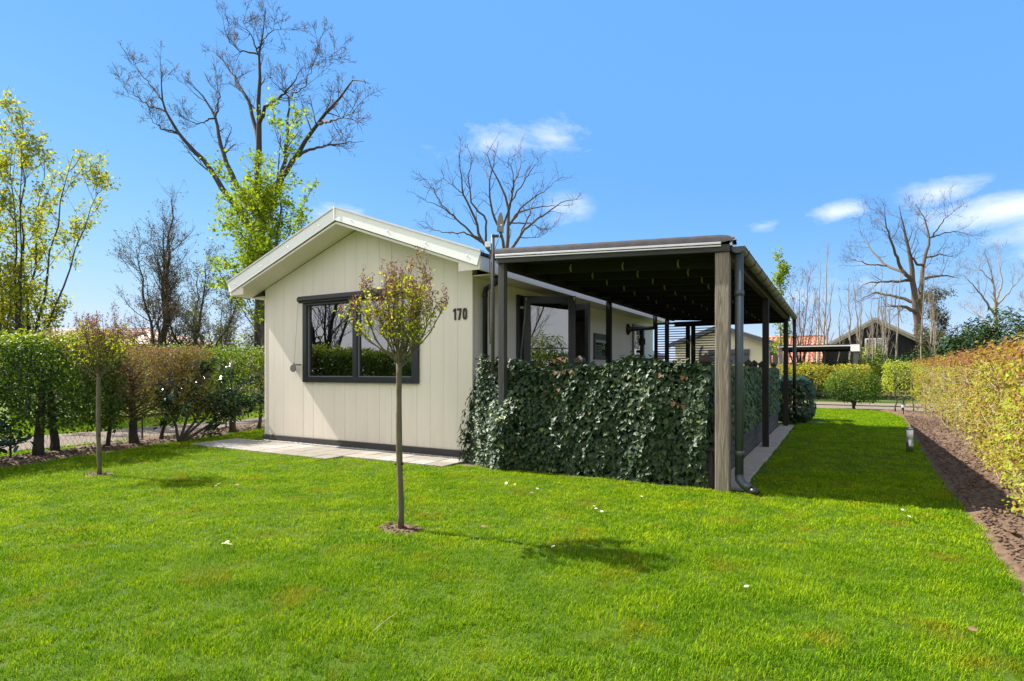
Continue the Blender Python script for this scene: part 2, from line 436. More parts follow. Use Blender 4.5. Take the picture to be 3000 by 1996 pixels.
# ------------------------------------------------------------------ the ground
def ground_mat(name, a, b, c, scale=1.2, bump=.6):
    m = bpy.data.materials.new(name); nt, N, L = nodes_of(m); bs = N['Principled BSDF']; bs.inputs['Roughness'].default_value = .95
    bs.inputs['Specular IOR Level'].default_value = .15
    g = N.new('ShaderNodeNewGeometry')
    n1 = N.new('ShaderNodeTexNoise'); n1.inputs['Scale'].default_value = scale; n1.inputs['Detail'].default_value = 8; n1.inputs['Roughness'].default_value = .7; L.new(g.outputs['Position'], n1.inputs['Vector'])
    n2 = N.new('ShaderNodeTexNoise'); n2.inputs['Scale'].default_value = scale * 45; n2.inputs['Detail'].default_value = 5; L.new(g.outputs['Position'], n2.inputs['Vector'])
    cr = N.new('ShaderNodeValToRGB'); cr.color_ramp.elements[0].position = .3; cr.color_ramp.elements[1].position = .7
    cr.color_ramp.elements[0].color = (*a, 1); cr.color_ramp.elements[1].color = (*b, 1); L.new(n1.outputs[0], cr.inputs[0])
    mx = N.new('ShaderNodeMixRGB'); L.new(n2.outputs[0], mx.inputs[0]); L.new(cr.outputs[0], mx.inputs[1]); mx.inputs[2].default_value = (*c, 1)
    L.new(mx.outputs[0], bs.inputs['Base Color'])
    bp = N.new('ShaderNodeBump'); bp.inputs['Strength'].default_value = bump; bp.inputs['Distance'].default_value = .02; L.new(n2.outputs[0], bp.inputs['Height']); L.new(bp.outputs[0], bs.inputs['Normal'])
    return m


FIELD = ground_mat('rough_grass_ground', (.05, .10, .012), (.085, .15, .02), (.10, .12, .03))
LAWN = ground_mat('lawn_soil', (.035, .085, .003), (.065, .125, .005), (.06, .085, .008))
GRAVEL = ground_mat('gravel', (.20, .155, .12), (.29, .235, .185), (.12, .10, .08), 3)

structure(MB().box(-600, 600, -600, 600, -.5, -.05).build('ground', FIELD))

LEFT_E = [(-4.2, -12), (-4.7, -5), (-4.95, -3.5), (-5.42, -2.05), (-5.75, -.9), (-6.4, 1.35), (-7.2, 5), (-8, 12)]
RIGHT_E = [(5.2, -12), (5.3, -4), (5.37, -2.5), (5.43, -.9), (5.55, 2.9), (5.8, 8), (6.0, 12.4), (5.7, 14.3), (4.9, 15.2)]


def x_left(y): return np.interp(y, [p[1] for p in LEFT_E], [p[0] for p in LEFT_E])
def x_right(y): return np.interp(y, [p[1] for p in RIGHT_E], [p[0] for p in RIGHT_E])


def wob(t, s=1.0, seed=3):
    return .5 * np.sin(t * 3.1 * s + seed) + .3 * np.sin(t * 7.7 * s + seed * 2.1) + .2 * np.sin(t * 17.3 * s + seed * .7)


def front_edge(x):                      # where the lawn meets the paving and the ivy in front of the house
    e = np.interp(x, [-5.3, -4.9, -2.5, 0, .3, 1.8, 3.3, 3.62], [-.84, -.82, -.70, -.57, -.40, -.44, -.42, -.46])
    return e + .025 * wob(x * 2.3, 1, 1.3)


def on_lawn(x, y, edge=True):
    w = .035 * wob(y * 1.7, 1, .4) + np.random.default_rng(9).normal(0, .025, np.shape(y)) if edge else 0
    ok = (x > x_left(y) + w) & (x < x_right(y) + w) & (y > -12) & (y < 15.2)
    inner = (x > -5.12) & (x < 3.66) & (y > front_edge(x)) & (y < 10.2)
    left_strip = (x > -5.15 - .03 * wob(y * 2)) & (x < -4.4)
    side = (x >= 3.6) & (x < 3.66)
    blocked = inner & ~((x < -4.9) & (y > -.05) & (x < -4.95))
    holes = ((x - 1.45) ** 2 / .20 ** 2 + (y + 3.19) ** 2 / .13 ** 2 < 1) | ((x + 3.3) ** 2 / .24 ** 2 + (y + 3.19) ** 2 / .12 ** 2 < 1)
    bush = (x - 3.55) ** 2 + (y - 9.3) ** 2 < .75 ** 2
    return ok & ~blocked & ~holes & ~bush


def lawn_sheet():
    ys = np.linspace(-12, 15.2, 120); V = []; F = []
    for i, y in enumerate(ys):
        a, b = x_left(y), x_right(y)
        for t in np.linspace(0, 1, 40): V.append((a + (b - a) * t, y, -.006 + .006 * math.sin(a + t * 17) * math.sin(y * 1.3)))
    for i in range(119):
        for j in range(39): k = i * 40 + j; F.append((k, k + 1, k + 41, k + 40))
    o = big('lawn', np.array(V), np.array(F), LAWN, smooth=True)
    structure(o)


lawn_sheet()
structure(MB().add([(-9.3, -60, -.03), (-7.0, -60, -.03), (-7.0, 18, -.03), (-9.3, 18, -.03)], [(0, 1, 2, 3)]).build('gravel_drive', GRAVEL))
structure(MB().add([(-60, 15.45, -.022), (60, 15.45, -.022), (60, 17.6, -.022), (-60, 17.6, -.022)], [(0, 1, 2, 3)]).build('gravel_road', GRAVEL))
structure(MB().add([(-60, 18.3, -.022), (60, 18.3, -.022), (60, 20.2, -.022), (-60, 20.2, -.022)], [(0, 1, 2, 3)]).build('gravel_path', GRAVEL))


def soil_bed(name, xa, xb, y0, y1, seed, ny=130, nx=16, h=.05):
    rng = np.random.default_rng(seed); ys = np.linspace(y0, y1, ny); V = []; F = []
    for y in ys:
        a, b = xa(y), xb(y)
        for j, t in enumerate(np.linspace(0, 1, nx)):
            x = a + (b - a) * t
            z = (.012 if h else -.004) + h * min(1, t * 5) * (.5 + .5 * bumpy(x * 3, y * 3, 0, 1.6, seed)) + rng.normal(0, .012 if h else .002)
            V.append((x, y, z if 0 < j else -.02))
    for i in range(ny - 1):
        for j in range(nx - 1): k = i * nx + j; F.append((k, k + 1, k + nx + 1, k + nx))
    return structure(big(name, np.array(V), np.array(F), SOIL, smooth=False))


soil_bed('soil_bed', lambda y: x_right(y) + .03 * wob(y * 1.7, 1, .4), lambda y: 8.2, -6, 14.6, 4, 420, 34)
soil_bed('hedge_soil', lambda y: x_left(y) + .03 * wob(y * 1.7, 1, .4), lambda y: x_left(y) - .85, -9, 4.5, 5, 150, 9, .03)
soil_bed('soil_patch', lambda y: .03, lambda y: 3.3, -.50, -.05, 6, 10, 40, .0)


def clods(name, n, xf, y0, y1, size, mat, seed, z=.05):
    """loose lumps of earth or pebbles: uncountable, one object"""
    rng = np.random.default_rng(seed)
    ico = np.array([(0, 0, 1), (.9, 0, .3), (.28, .85, .3), (-.72, .53, .3), (-.72, -.53, .3), (.28, -.85, .3), (0, 0, -.6)])
    fc = np.array([(0, 1, 2), (0, 2, 3), (0, 3, 4), (0, 4, 5), (0, 5, 1), (6, 2, 1), (6, 3, 2), (6, 4, 3), (6, 5, 4), (6, 1, 5)])
    y = rng.uniform(y0, y1, n); x = xf(y, rng.uniform(0, 1, n)); s = rng.uniform(*size, n) * rng.uniform(.6, 1, n)
    a = rng.uniform(0, 6.28, n); c, si = np.cos(a), np.sin(a)
    V = ico[None] * rng.uniform(.7, 1.3, (n, 7, 1)) * s[:, None, None] * np.array([1, .8, .6])
    W = np.stack([V[..., 0] * c[:, None] - V[..., 1] * si[:, None] + x[:, None], V[..., 0] * si[:, None] + V[..., 1] * c[:, None] + y[:, None], V[..., 2] + z], -1)
    F = (np.arange(n) * 7)[:, None, None] + fc[None]
    o = big(name, W.reshape(-1, 3), F.reshape(-1, 3), mat, stuff=True)
    return o


PEBBLE = surf('pebbles', (.32, .31, .30), .8, .45, 60, col2=(.5, .48, .46))
tag(clods('soil_crumbs', 6500, lambda y, t: x_right(y) + .05 + t ** 1.3 * 1.5, -5, 12, (.008, .035), SOIL, 7), 'loose brown earth crumbs in the bed along the hedge', 'earth')
tag(clods('bark_litter', 1500, lambda y, t: x_left(y) - .05 - t * .7, -5, 3, (.01, .03), SOIL, 8, .03), 'brown leaf litter and earth under the hornbeam hedge', 'litter')
tag(clods('pebble_strip', 2600, lambda y, t: -4.45 + t * 4.45, -.115, -.04, (.008, .019), PEBBLE, 9, .022), 'strip of grey pebbles along the dark plinth', 'pebbles')

# paving slabs in front of the gable and along the terrace
SLABS = [surf('concrete_slab_%d' % i, c, .9, .10, 7, bump=.25, bscale=120, dirt=.25) for i, c in enumerate([(.255, .23, .20), (.20, .178, .15), (.285, .27, .25)])]
pav = structure(MB().box(-5.1, .0, -1.0, -.12, -.06, -.012).build('pavement', SOIL))
rng = np.random.default_rng(11)
for r in range(3):
    for i in range(17):
        x1 = .02 - i * .302; y1 = -.122 - r * .302
        dz = rng.uniform(0, .004)
        if r == 2 and i < 6: continue
        MB().box(x1 - .294, x1, y1 - .294, y1, -.04, .018 + dz).build('slab', SLABS[int(rng.choice([0, 0, 1, 2, 2])) if i not in (6, 7, 8, 9) else 1], pav, .006)
tp = structure(MB().box(3.31, 3.60, -.30, 7.95, -.06, -.012).build('terrace_path', SOIL))
TSLAB = surf('terrace_slab', (.36, .305, .24), .9, .14, 7, bump=.25, bscale=120, dirt=.25)
for i in range(27):
    y0 = -.28 + i * .302
    MB().box(3.315, 3.605 + rng.uniform(-.01, .01), y0, y0 + .291, -.04, .014 + rng.uniform(0, .007)).build('slab', TSLAB, tp, .006)

# ------------------------------------------------------------------ the bungalow
HW = 4.483; HL = 9.05; RX = -HW / 2
ZR, SLOPE = 3.775, .3555                       # ridge height of the roof edge, roof slope


def roof_z(x): return ZR - abs(x - RX) * SLOPE
def soffit_z(x): return roof_z(x) - .255


house = thing('bungalow', 'cream clad bungalow with white gable roof edge and number 170 beside its window', 'bungalow', (RX, 4.5, 0))
wall = MB()
# core walls sit behind the boards; openings are left free
WX0, WX1, WZ0, WZ1 = -3.42, -.965, 1.085, 2.43
t0, t1 = .014, .15
for (xa, xb) in ((-HW + .014, WX0), (WX1, -.014)):
    wall.prism([(xa, .1), (xb, .1), (xb, soffit_z(xb)), (xa, soffit_z(xa))], t0, t1)
wall.box(WX0, WX1, t0, t1, .1, WZ0)
wall.prism([(WX0, WZ1), (WX1, WZ1), (WX1, soffit_z(WX1)), (RX, soffit_z(RX)), (WX0, soffit_z(WX0))], t0, t1)
wall.box(-HW + .014, -HW + .15, t1, HL, .1, 2.6)
wall.prism([(-HW, .1), (0, .1), (0, 2.6), (RX, 3.5), (-HW, 2.6)], HL - .15, HL)
D1, D2, DZ = 1.26, 3.05, 2.48                   # french doors in the side wall
S1, S2, SZ0, SZ1 = 4.58, 5.62, 1.50, 2.06       # small shutter window
E1, E2, EZ = 7.2, 8.15, 2.44                    # far glazed door
for (ya, yb, za, zb) in ((t1, D1, .1, 2.62), (D1, D2, DZ, 2.62), (D2, S1, .1, 2.62), (S1, S2, .1, SZ0), (S1, S2, SZ1, 2.62), (S2, E1, .1, 2.62), (E1, E2, EZ, 2.62), (E2, HL - .15, .1, 2.62)):
    wall.box(-.15, -.014, ya, yb, za, zb)
wall = wall.build('wall', CREAM, house)
rng = np.random.default_rng(21)
bw = HW / 18
for i in range(18):                             # vertical boards of the gable
    a, b = -HW + i * bw + .0016, -HW + (i + 1) * bw - .0016
    def gable(xa, xb, za, top=True):
        pts = [(xa, za), (xb, za), (xb, soffit_z(xb) - .002)]
        if xa < RX < xb: pts.append((RX, soffit_z(RX) - .002))
        return pts + [(xa, soffit_z(xa) - .002)]
    d = rng.uniform(-.0012, .0012)
    if b <= WX0 or a >= WX1: MB().prism(gable(a, b, .12), d, t0).build('board', CREAM, wall, .0016)
    else:
        if a < WX0: MB().box(a, WX0, d, t0, WZ0, WZ1).build('board', CREAM, wall)
        if b > WX1: MB().box(WX1, b, d, t0, WZ0, WZ1).build('board', CREAM, wall)
        MB().box(a, b, d, t0, .12, WZ0 - .001).build('board', CREAM, wall, .0016)
        MB().prism(gable(a, b, WZ1 + .001), d, t0).build('board', CREAM, wall, .0016)
for i in range(36):                             # boards of the long side under the terrace roof
    a, b = .05 + i * .25 + .0022, .05 + (i + 1) * .25 - .0022
    runs = [(.12, 2.6)]
    for (ya, yb, za, zb) in ((D1, D2, .1, DZ), (S1, S2, SZ0, SZ1), (E1, E2, .1, EZ)):
        if b > ya and a < yb:
            if a < ya - .01: MB().box(-.014, rng.uniform(-.001, .001), a, ya, za + .02, zb).build('board', CREAM, wall)
            if b > yb + .01: MB().box(-.014, rng.uniform(-.001, .001), yb, b, za + .02, zb).build('board', CREAM, wall)
            runs = [(.12, za - .001), (zb + .001, 2.6)]
    for (za, zb) in runs:
        if zb - za > .05: MB().box(-.014, rng.uniform(-.001, .001), a, b, za, zb).build('board', CREAM, wall, .0016)
MB().box(-.035, .008, -.008, .035, .12, 2.60).build('corner_trim', CREAM, house, .004)
MB().box(-HW - .008, -HW + .03, -.008, .04, .12, 2.55).build('corner_trim', CREAM, house, .004)
for (a, b) in ((-HW - .03, -1.2), (-1.198, .03)):
    MB().box(a, b, -.03, -.008, -.02, .118).build('plinth_board', PLINTH, house, .004)
MB().box(.008, .03, -.03, 9, -.02, .118).build('plinth_board', PLINTH, house, .004)
MB().box(-HW - .03, -HW - .008, -.008, 9, -.02, .118).build('plinth_board', PLINTH, house, .004)
# room behind the glass
INT = surf('room_paint', (.30, .28, .25), .8, .05, 3); FLOOR = surf('room_floor', (.16, .11, .07), .5, .2, 5)
MB().box(-HW + .15, -.15, .15, 9, .08, .12).build('room_floor', FLOOR, house)
MB().box(-HW + .15, -.15, .15, 9, 2.60, 2.64).build('room_ceiling', INT, house)
MB().box(-HW + .151, -.151, 3.6, 3.7, .121, 2.599).build('room_wall', INT, house)

# roof: two slopes, soffit, barge boards
roof = MB()
XE = .43; YF = -.45
for s in (-1, 1):
    xe = RX + s * (XE - RX)
    pts = [(RX, ZR - .012), (xe, roof_z(xe) - .012), (xe, roof_z(xe) - .05), (RX, ZR - .05)]
    roof.prism(pts if s > 0 else pts[::-1], YF + .03, HL + .3)
roof = roof.build('roof', FELT, house)
for s in (-1, 1):
    xe = RX + s * (XE - RX)
    pts = [(RX + s * .001, ZR - .215), (RX + s * (XE - RX - .06), roof_z(xe - s * .06) - .215), (RX + s * (XE - RX - .06), roof_z(xe - s * .06) - .25), (RX + s * .001, ZR - .25)]
    MB().prism(pts if s > 0 else pts[::-1], YF + .025, -.002).build('soffit', CREAM, house)
    # barge board, cut square to the slope at its foot
    cut = .055
    pts = [(RX, ZR), (xe, roof_z(xe)), (xe - s * cut, roof_z(xe) - .19), (RX, ZR - .20)]
    bb = MB().prism(pts if s > 0 else pts[::-1], YF, YF + .022).build('barge_board', WHITE, roof, .004)
    pts = [(RX, ZR + .012), (xe, roof_z(xe) + .012), (xe, roof_z(xe) - .012), (RX, ZR - .012)]
    MB().prism(pts if s > 0 else pts[::-1], YF - .014, YF - .001).build('edge_trim', ALU, roof)
    pts = [(RX, ZR + .0135), (xe, roof_z(xe) + .0135), (xe, roof_z(xe) - .0115), (RX, ZR - .0115)]
    MB().prism(pts if s > 0 else pts[::-1], YF + .001, YF + .09).build('roof_flashing', ALU, roof)
    for t in (.13, .40, .66, .92):
        for h in (.35, .8):
            if (h > .5) == (int(t * 10) % 2 == 0): continue
        x = RX + s * (XE - RX) * t; z = roof_z(x) - .12
        MB().tube([(x, YF + .002, z), (x, YF - .006, z)], .011, 8).build('bolt', WHITE, roof, smooth=True)
    # eave board along the side
    xa, xb = (xe - .03, xe) if s > 0 else (xe, xe + .03)
    MB().box(xa - s * .03, xb - s * .03, YF + .03, HL + .3, 2.585, roof_z(xe) - .052).build('eave_board', CREAM, roof, .004)
    za = 2.585
    ws = (.01, xe - .062) if s > 0 else (xe + .062, -HW - .01)
    MB().box(ws[0], ws[1], .002, HL + .3, za + .004, za + .018).build('eave_soffit', CREAM, roof)
MB().box(RX - .012, RX + .012, YF - .018, YF - .0145, ZR - .2, ZR + .013).build('ridge_joint', WHITE, roof)
MB().box(.06, .395, YF + .026, YF + .045, 2.588, 2.70).build('eave_end', CREAM, roof)
MB().box(-HW - .36, -HW - .03, YF + .026, YF + .045, 2.588, 2.70).build('eave_end', CREAM, roof)

# the gable window
win = MB()
fy0, fy1 = -.055, .06
win.box(WX0 - .02, WX0 + .075, fy0, fy1, WZ0 - .02, 2.45).box(WX1 - .095, WX1 + .02, fy0, fy1, WZ0 - .02, 2.45)
win.box(WX0 + .075, WX1 - .095, fy0, fy1, WZ0 - .02, WZ0 + .075).box(WX0 + .075, WX1 - .095, fy0, fy1, 2.36, 2.45)
win = win.build('window', ANTH, house, .004)
MB().box(-2.275, -2.185, fy0 + .004, fy1 - .01, WZ0 + .075, 2.36).build('mullion', ANTH, win, .004)
for a, b in ((WX0 + .075, -2.275), (-2.185, WX1 - .095)):
    MB().box(a, b, .006, .012, WZ0 + .075, 2.36).build('pane', GLASS, win)
    for (p, q, r, s_) in ((a, a + .014, WZ0 + .075, 2.36), (b - .014, b, WZ0 + .075, 2.36)):
        MB().box(p + .0005, q - .0005, -.016, .004, r, s_).build('glazing_bead', surf('grey_bead', (.16, .17, .18), .4, .05), win)
    MB().box(a + .015, b - .015, -.016, .004, WZ0 + .0755, WZ0 + .088).build('glazing_bead', surf('grey_bead', (.16, .17, .18)), win)
# interior glazing bars seen through the panes
for x in (-2.86, -1.60):
    MB().box(x - .012, x + .012, .05, .075, WZ0 + .02, 2.40).build('inner_bar', surf('inner_bar_paint', (.35, .37, .36), .5), win)
# roller screen box above
prof = [(-.008, 2.425), (-.13, 2.425), (-.145, 2.44), (-.145, 2.478), (-.13, 2.505), (-.10, 2.517), (-.008, 2.517)]
MB().prism(prof, -3.475, -.915, 'x').build('screen_box', ANTH, house, .004, False)
MB().tube([(-3.46, -.10, 2.415), (-.93, -.10, 2.415)], .018, 10).build('screen_roller', ANTH, house, smooth=True)
# crank reel of the screen
cr_ = MB().tube([(-3.62, -.11, 1.30), (-3.62, -.085, 1.30)], [.062, .062], 20).build('crank_reel', surf('reel_grey', (.20, .19, .18), .5), house)
MB().box(-3.60, -3.43, -.10, -.085, 1.345, 1.375).build('reel_bracket', surf('reel_grey', (.2, .19, .18)), cr_)
MB().box(-3.612, -3.598, -.10, -.085, 1.33, 1.40).build('reel_bracket', surf('reel_grey', (.2, .19, .18)), cr_)
MB().tube([(-3.60, -.09, 1.38), (-3.50, -.09, 2.43)], .003, 5).build('cord', surf('cord_grey', (.3, .29, .27)), house)
# house number 170
NUM = surf('number_black', (.012, .012, .014), .4)
def numeral(pts_list, x):
    m = MB()
    for pts in pts_list: m.prism([(x + p[0], 1.985 + p[1]) for p in pts], -.014, -.002)
    m.build('numeral', NUM, house)
numeral([[(.022, 0), (.05, 0), (.05, .165), (.025, .165), (.022, .135)], [(.0, .118), (.0215, .135), (.0245, .165), (.0, .145)]], -.325)
numeral([[(.0, .135), (.0, .165), (.075, .165), (.075, .135)], [(.018, 0), (.047, 0), (.075, .1345), (.045, .1345)]], -.255)
ring_o = [(.037 + .037 * math.copysign(abs(math.cos(a)) ** .6, math.cos(a)), .0825 + .0825 * math.copysign(abs(math.sin(a)) ** .75, math.sin(a))) for a in np.linspace(0, 2 * math.pi, 25)]
ring_i = [(.037 + .011 * math.copysign(abs(math.cos(a)) ** .6, math.cos(a)), .0825 + .055 * math.copysign(abs(math.sin(a)) ** .75, math.sin(a))) for a in np.linspace(0, 2 * math.pi, 25)]
numeral([[ring_o[i], ring_o[i + 1], ring_i[i + 1], ring_i[i]] for i in range(24)], -.158)

# drain pipe at the corner
MB().tube([(.33, .12, 2.58), (.33, .12, 2.53), (.31, .13, 2.49), (.25, .14, 2.465), (.17, .17, 2.45), (.11, .19, 2.43), (.085, .2, 2.38), (.085, .2, .05)], .038, 14).build('downpipe', PIPEB, house, smooth=True)
for z in (2.36, 1.5): MB().tube([(.085, .2, z), (.085, .2, z - .05)], .043, 14).build('pipe_collar', PIPEB, house, smooth=True)

# french doors: frame and two open leaves
fr = MB()
fr.box(-.06, .035, D1, D1 + .07, .12, DZ).box(-.06, .035, D2 - .07, D2, .12, DZ).box(-.06, .035, D1 + .07, D2 - .07, DZ - .08, DZ)
fr.build('door_frame', ANTH, house, .004)
def leaf_door(hinge, dirv, w, zb=.16, zt=2.47, mat=ANTH, stile=.115):
    d = np.array([dirv[0], dirv[1], 0.]); d /= np.linalg.norm(d); n = np.array([d[1], -d[0], 0]); up = np.array([0, 0, 1.])
    h = np.array([hinge[0], hinge[1], 0.])
    m = MB(); th = .03
    for a, b in ((0, stile), (w - stile, w)): m.obox(h + d * (a + b) / 2 + up * (zb + zt) / 2, (d, n, up), ((b - a) / 2, th, (zt - zb) / 2))
    for a, b in ((zb, zb + .2), (zt - .12, zt)): m.obox(h + d * w / 2 + up * (a + b) / 2, (d, n, up), (w / 2 - stile, th, (b - a) / 2))
    do = m.build('door', mat, house, .004)
    MB().obox(h + d * w / 2 + up * ((zb + .2 + zt - .12) / 2), (d, n, up), (w / 2 - stile, .004, (zt - zb - .32) / 2)).build('pane', glass('door_glass', .16, (.4, .45, .45)), do)
    return do, h, d, n
RIGHT = (cY, sY)
do1, h1, d1, n1 = leaf_door((.05, D1 + .16), RIGHT, .84)
MB().obox(h1 + d1 * .42 + np.array([0, 0, 1.62]), (d1, n1, (0, 0, 1)), (.30, .008, .008)).build('glazing_bar', ANTH, do1)
PALE = surf('pale_plastic', (.45, .44, .40), .5, .05)
for t in (-.02, .76): MB().obox(h1 + d1 * (.06 + t) + n1 * .034 + np.array([0, 0, 2.42]), (d1, n1, (0, 0, 1)), (.012, .008, .025)).build('blind_clip', PALE, do1, .004)
for t in (.04, .055): MB().tube([h1 + d1 * .04 + n1 * .045 + np.array([0, 0, 2.4]), h1 + d1 * (t - .10) + n1 * .045 + np.array([0, 0, 1.42])], .003, 5).build('blind_cord', PALE, do1)
MB().obox(h1 + d1 * (-.06) + n1 * .04 + np.array([0, 0, 1.40]), (d1, n1, (0, 0, 1)), (.045, .03, .03)).build('cord_weight', PALE, do1, .006)
MB().obox(h1 + d1 * (-.06) + n1 * .03 + np.array([0, 0, 2.28]), (d1, n1, (0, 0, 1)), (.06, .02, .018)).build('hinge', PALE, do1, .004)
do2, h2, d2, n2 = leaf_door((.05, D2 - .05), (.50, -.18), .62, mat=surf('grey_door_paint', (.10, .105, .11), .4, .1), stile=.08)
# small shutter window
sw = MB(); sw.box(-.05, .03, S1, S1 + .08, SZ0, SZ1).box(-.05, .03, S2 - .08, S2, SZ0, SZ1).box(-.05, .03, S1 + .08, S2 - .08, SZ0, SZ0 + .09).box(-.05, .03, S1 + .08, S2 - .08, SZ1 - .13, SZ1)
sw = sw.build('small_window', surf('dark_grey_frame', (.05, .05, .055), .45, .1), house, .004)
MB().box(-.03, -.02, S1 + .08, S2 - .08, SZ0 + .09, SZ1 - .13).build('pane', GLASS, sw)
MB().box(-.018, .012, S1 + .085, S2 - .085, SZ1 - .19, SZ1 - .132).build('blind_box', PALE, sw)
for i in range(7):
    z = SZ0 + .10 + i * .034
    MB().obox((-.008, S1 + .30, z), ((1, 0, .5), (0, 1, 0), (-.5, 0, 1)), (.014, .2, .002)).build('reflection_slat', PALE, sw)  # pale slats modelled in place of the louvre reflection in this pane
# far glazed door with its frame
fd = MB(); fd.box(-.05, .03, E1, E1 + .09, .12, EZ).box(-.05, .03, E2 - .09, E2, .12, EZ).box(-.05, .03, E1 + .09, E2 - .09, EZ - .10, EZ).box(-.05, .03, E1 + .09, E2 - .09, .12, .5)
fd = fd.build('glazed_door', ANTH, house, .004)
MB().box(-.03, -.02, E1 + .09, E2 - .09, .5, EZ - .10).build('pane', GLASS, fd)
MB().box(.032, .06, E2 - .06, E2 - .02, 1.95, 2.12).build('hinge', ANTH, fd)
# wall bracket with flared end
MB().tube([(.002, 6.85, 2.28), (.03, 6.85, 2.28), (.07, 6.86, 2.28), (.12, 6.88, 2.285), (.5, 7.0, 2.30), (.62, 7.05, 2.31)], [.15, .13, .065, .05, .045, .045], 14).build('waste_pipe', PIPEB, house, smooth=True)
MB().tube([(.62, 7.05, 2.27), (.62, 7.05, 2.62)], .05, 12).build('waste_pipe', PIPEB, house, smooth=True)
# woven ring ornament hanging inside the window
orn = thing('wicker_ring', 'round straw ring ornament hanging behind the gable window pane', 'ornament', (-2.36, .12, 1.20))
STRAW = surf('straw', (.42, .30, .16), .8, .3, 60, bump=.5)
for r in (.05, .068, .086, .104, .12):
    a = np.linspace(0, 2 * math.pi, 29)
    MB().tube(np.stack([-2.36 + r * np.cos(a), np.full(29, .13), 1.33 + r * np.sin(a)], 1), .0105, 6, False).build('coil', STRAW, orn, smooth=True)

# ------------------------------------------------------------------ the terrace roof (pergola)
PX0, PX1 = .72, 3.50; PY0, PY1 = -.50, 8.25


def pz(x): return 2.706 - (x - PX0) / (PX1 - PX0) * .15       # top of the front beam


perg = thing('pergola', 'dark timber terrace roof with felt top, grey corner post and gutter beside the cream bungalow', 'pergola', (2.1, 3.9, 0))
MB().box(3.362, 3.50, PY0 + .012, PY0 + .152, .0, pz(3.4) - .075).build('post', GREYW, perg, .007)
perg.children[0]['label'] = 'weathered grey corner post of sawn timber'
MB().box(PX0, PX0 + .088, PY0 + .012, PY0 + .10, 0, pz(PX0) - .085).build('post', GREYZ, perg, .005)
for y in (3.39, 7.55):
    MB().box(3.405, 3.50, y, y + .095, 0, 2.43).build('post', BLACKW, perg, .005)
    MB().box(PX0, PX0 + .09, y, y + .09, 0, 2.55).build('post', BLACKW, perg, .005)
MB().prism([(PX0 - .01, pz(PX0) - .083), (PX1 + .012, pz(PX1) - .072), (PX1 + .012, pz(PX1)), (PX0 - .01, pz(PX0))], PY0 - .012, PY0 + .03).build('front_beam', GREYX, perg, .003)
for a, b, yy in ((.002, .028, .022), (.034, .052, .016)):
    MB().prism([(PX0 - .02, pz(PX0) - b + .028), (3.43, pz(3.43) - b + .028), (3.43, pz(3.43) - a + .028), (PX0 - .02, pz(PX0) - a + .028)], PY0 - .012 - yy, PY0 - .0125).build('edge_trim', ALU, perg, .004)
# side beams
MB().box(3.415, 3.495, PY0 + .155, PY1, 2.432, 2.535).build('side_beam', wood('mossy_side_beam', (.03, .022, .014), (.07, .055, .035), 'y'), perg, .004)
MB().box(PX0 + .005, PX0 + .08, PY0 + .10, PY1, 2.555, pz(PX0) - .01).build('side_beam', BLACKY, perg, .004)
MB().box(PX0 + .08, 3.415, PY1 - .06, PY1, 2.40, 2.53).build('end_beam', BLACKX, perg, .004)
# joists with pale clips
CLIP = surf('pale_clip', (.40, .37, .20), .6, .15, 20)
for i in range(13):
    y = .10 + i * .67
    j = MB().prism([(PX0 + .081, pz(PX0 + .08) - .135), (3.414, pz(3.41) - .135), (3.414, pz(3.41) - .013), (PX0 + .081, pz(PX0 + .08) - .013)], y, y + .045).build('joist', BLACKX, perg)
    for x in (1.49, 2.16, 2.83):
        x += .02 * math.sin(i * 3.3 + x * 7); z = pz(x)
        MB().tube([(x, y - .004, z - .03), (x - .006, y - .012, z - .07), (x - .003, y - .010, z - .105), (x + .012, y - .018, z - .128)], [.008, .011, .011, .004], 6).build('clip', CLIP, j)
# roof boards and felt
for i in range(22):
    y = -.46 + i * .395
    MB().prism([(PX0, pz(PX0) - .011), (3.49, pz(3.49) - .011), (3.49, pz(3.49) + .008), (PX0, pz(PX0) + .008)], y, y + .391).build('roof_board', BLACKX, perg)
MB().prism([(PX0 - .02, pz(PX0) + .012), (3.515, pz(3.515) + .012), (3.515, pz(3.515) + .022), (PX0 - .02, pz(PX0) + .022)], -.40, PY1 + .05).build('roof_felt', FELT, perg)
# felt turned over a batten on the front edge, folded up at the corner
n = 40; V = []; rng = np.random.default_rng(31)
for i in range(n + 1):
    x = PX0 - .03 + (3.56 - PX0 + .03) * i / n; t = max(0, (x - 3.40) / .16); w = .004 * math.sin(i * 2.1) + rng.normal(0, .0015)
    top = pz(x) + .105 - .035 * t ** 2
    V += [(x, PY0 - .028 + w, pz(x) + .012 + .03 * t), (x, PY0 - .020 + w * 1.3, pz(x) + .075 - .01 * t), (x, PY0 + .005 + w, top), (x, PY0 + .08, top - .004), (x, PY0 + .14, pz(x) + .02)]
F = [(i * 5 + j, (i + 1) * 5 + j, (i + 1) * 5 + j + 1, i * 5 + j + 1) for i in range(n) for j in range(4)]
big('felt_edge', np.array(V), np.array(F), FELT, perg, smooth=True)
ce = MB().add([(3.52, PY0 - .03, pz(3.5) + .03), (3.575, PY0 + .02, pz(3.5) + .045), (3.575, PY0 + .12, pz(3.5) + .04), (3.53, PY0 + .0, pz(3.5) + .105), (3.52, PY0 + .12, pz(3.5) + .10)],
              [(0, 1, 3), (1, 2, 4, 3)]).build('corner_fold', ALU, perg)
MB().box(3.505, 3.53, PY0 + .02, PY1 + .03, 2.545, 2.60).build('eave_strip', ALU, perg, .003)
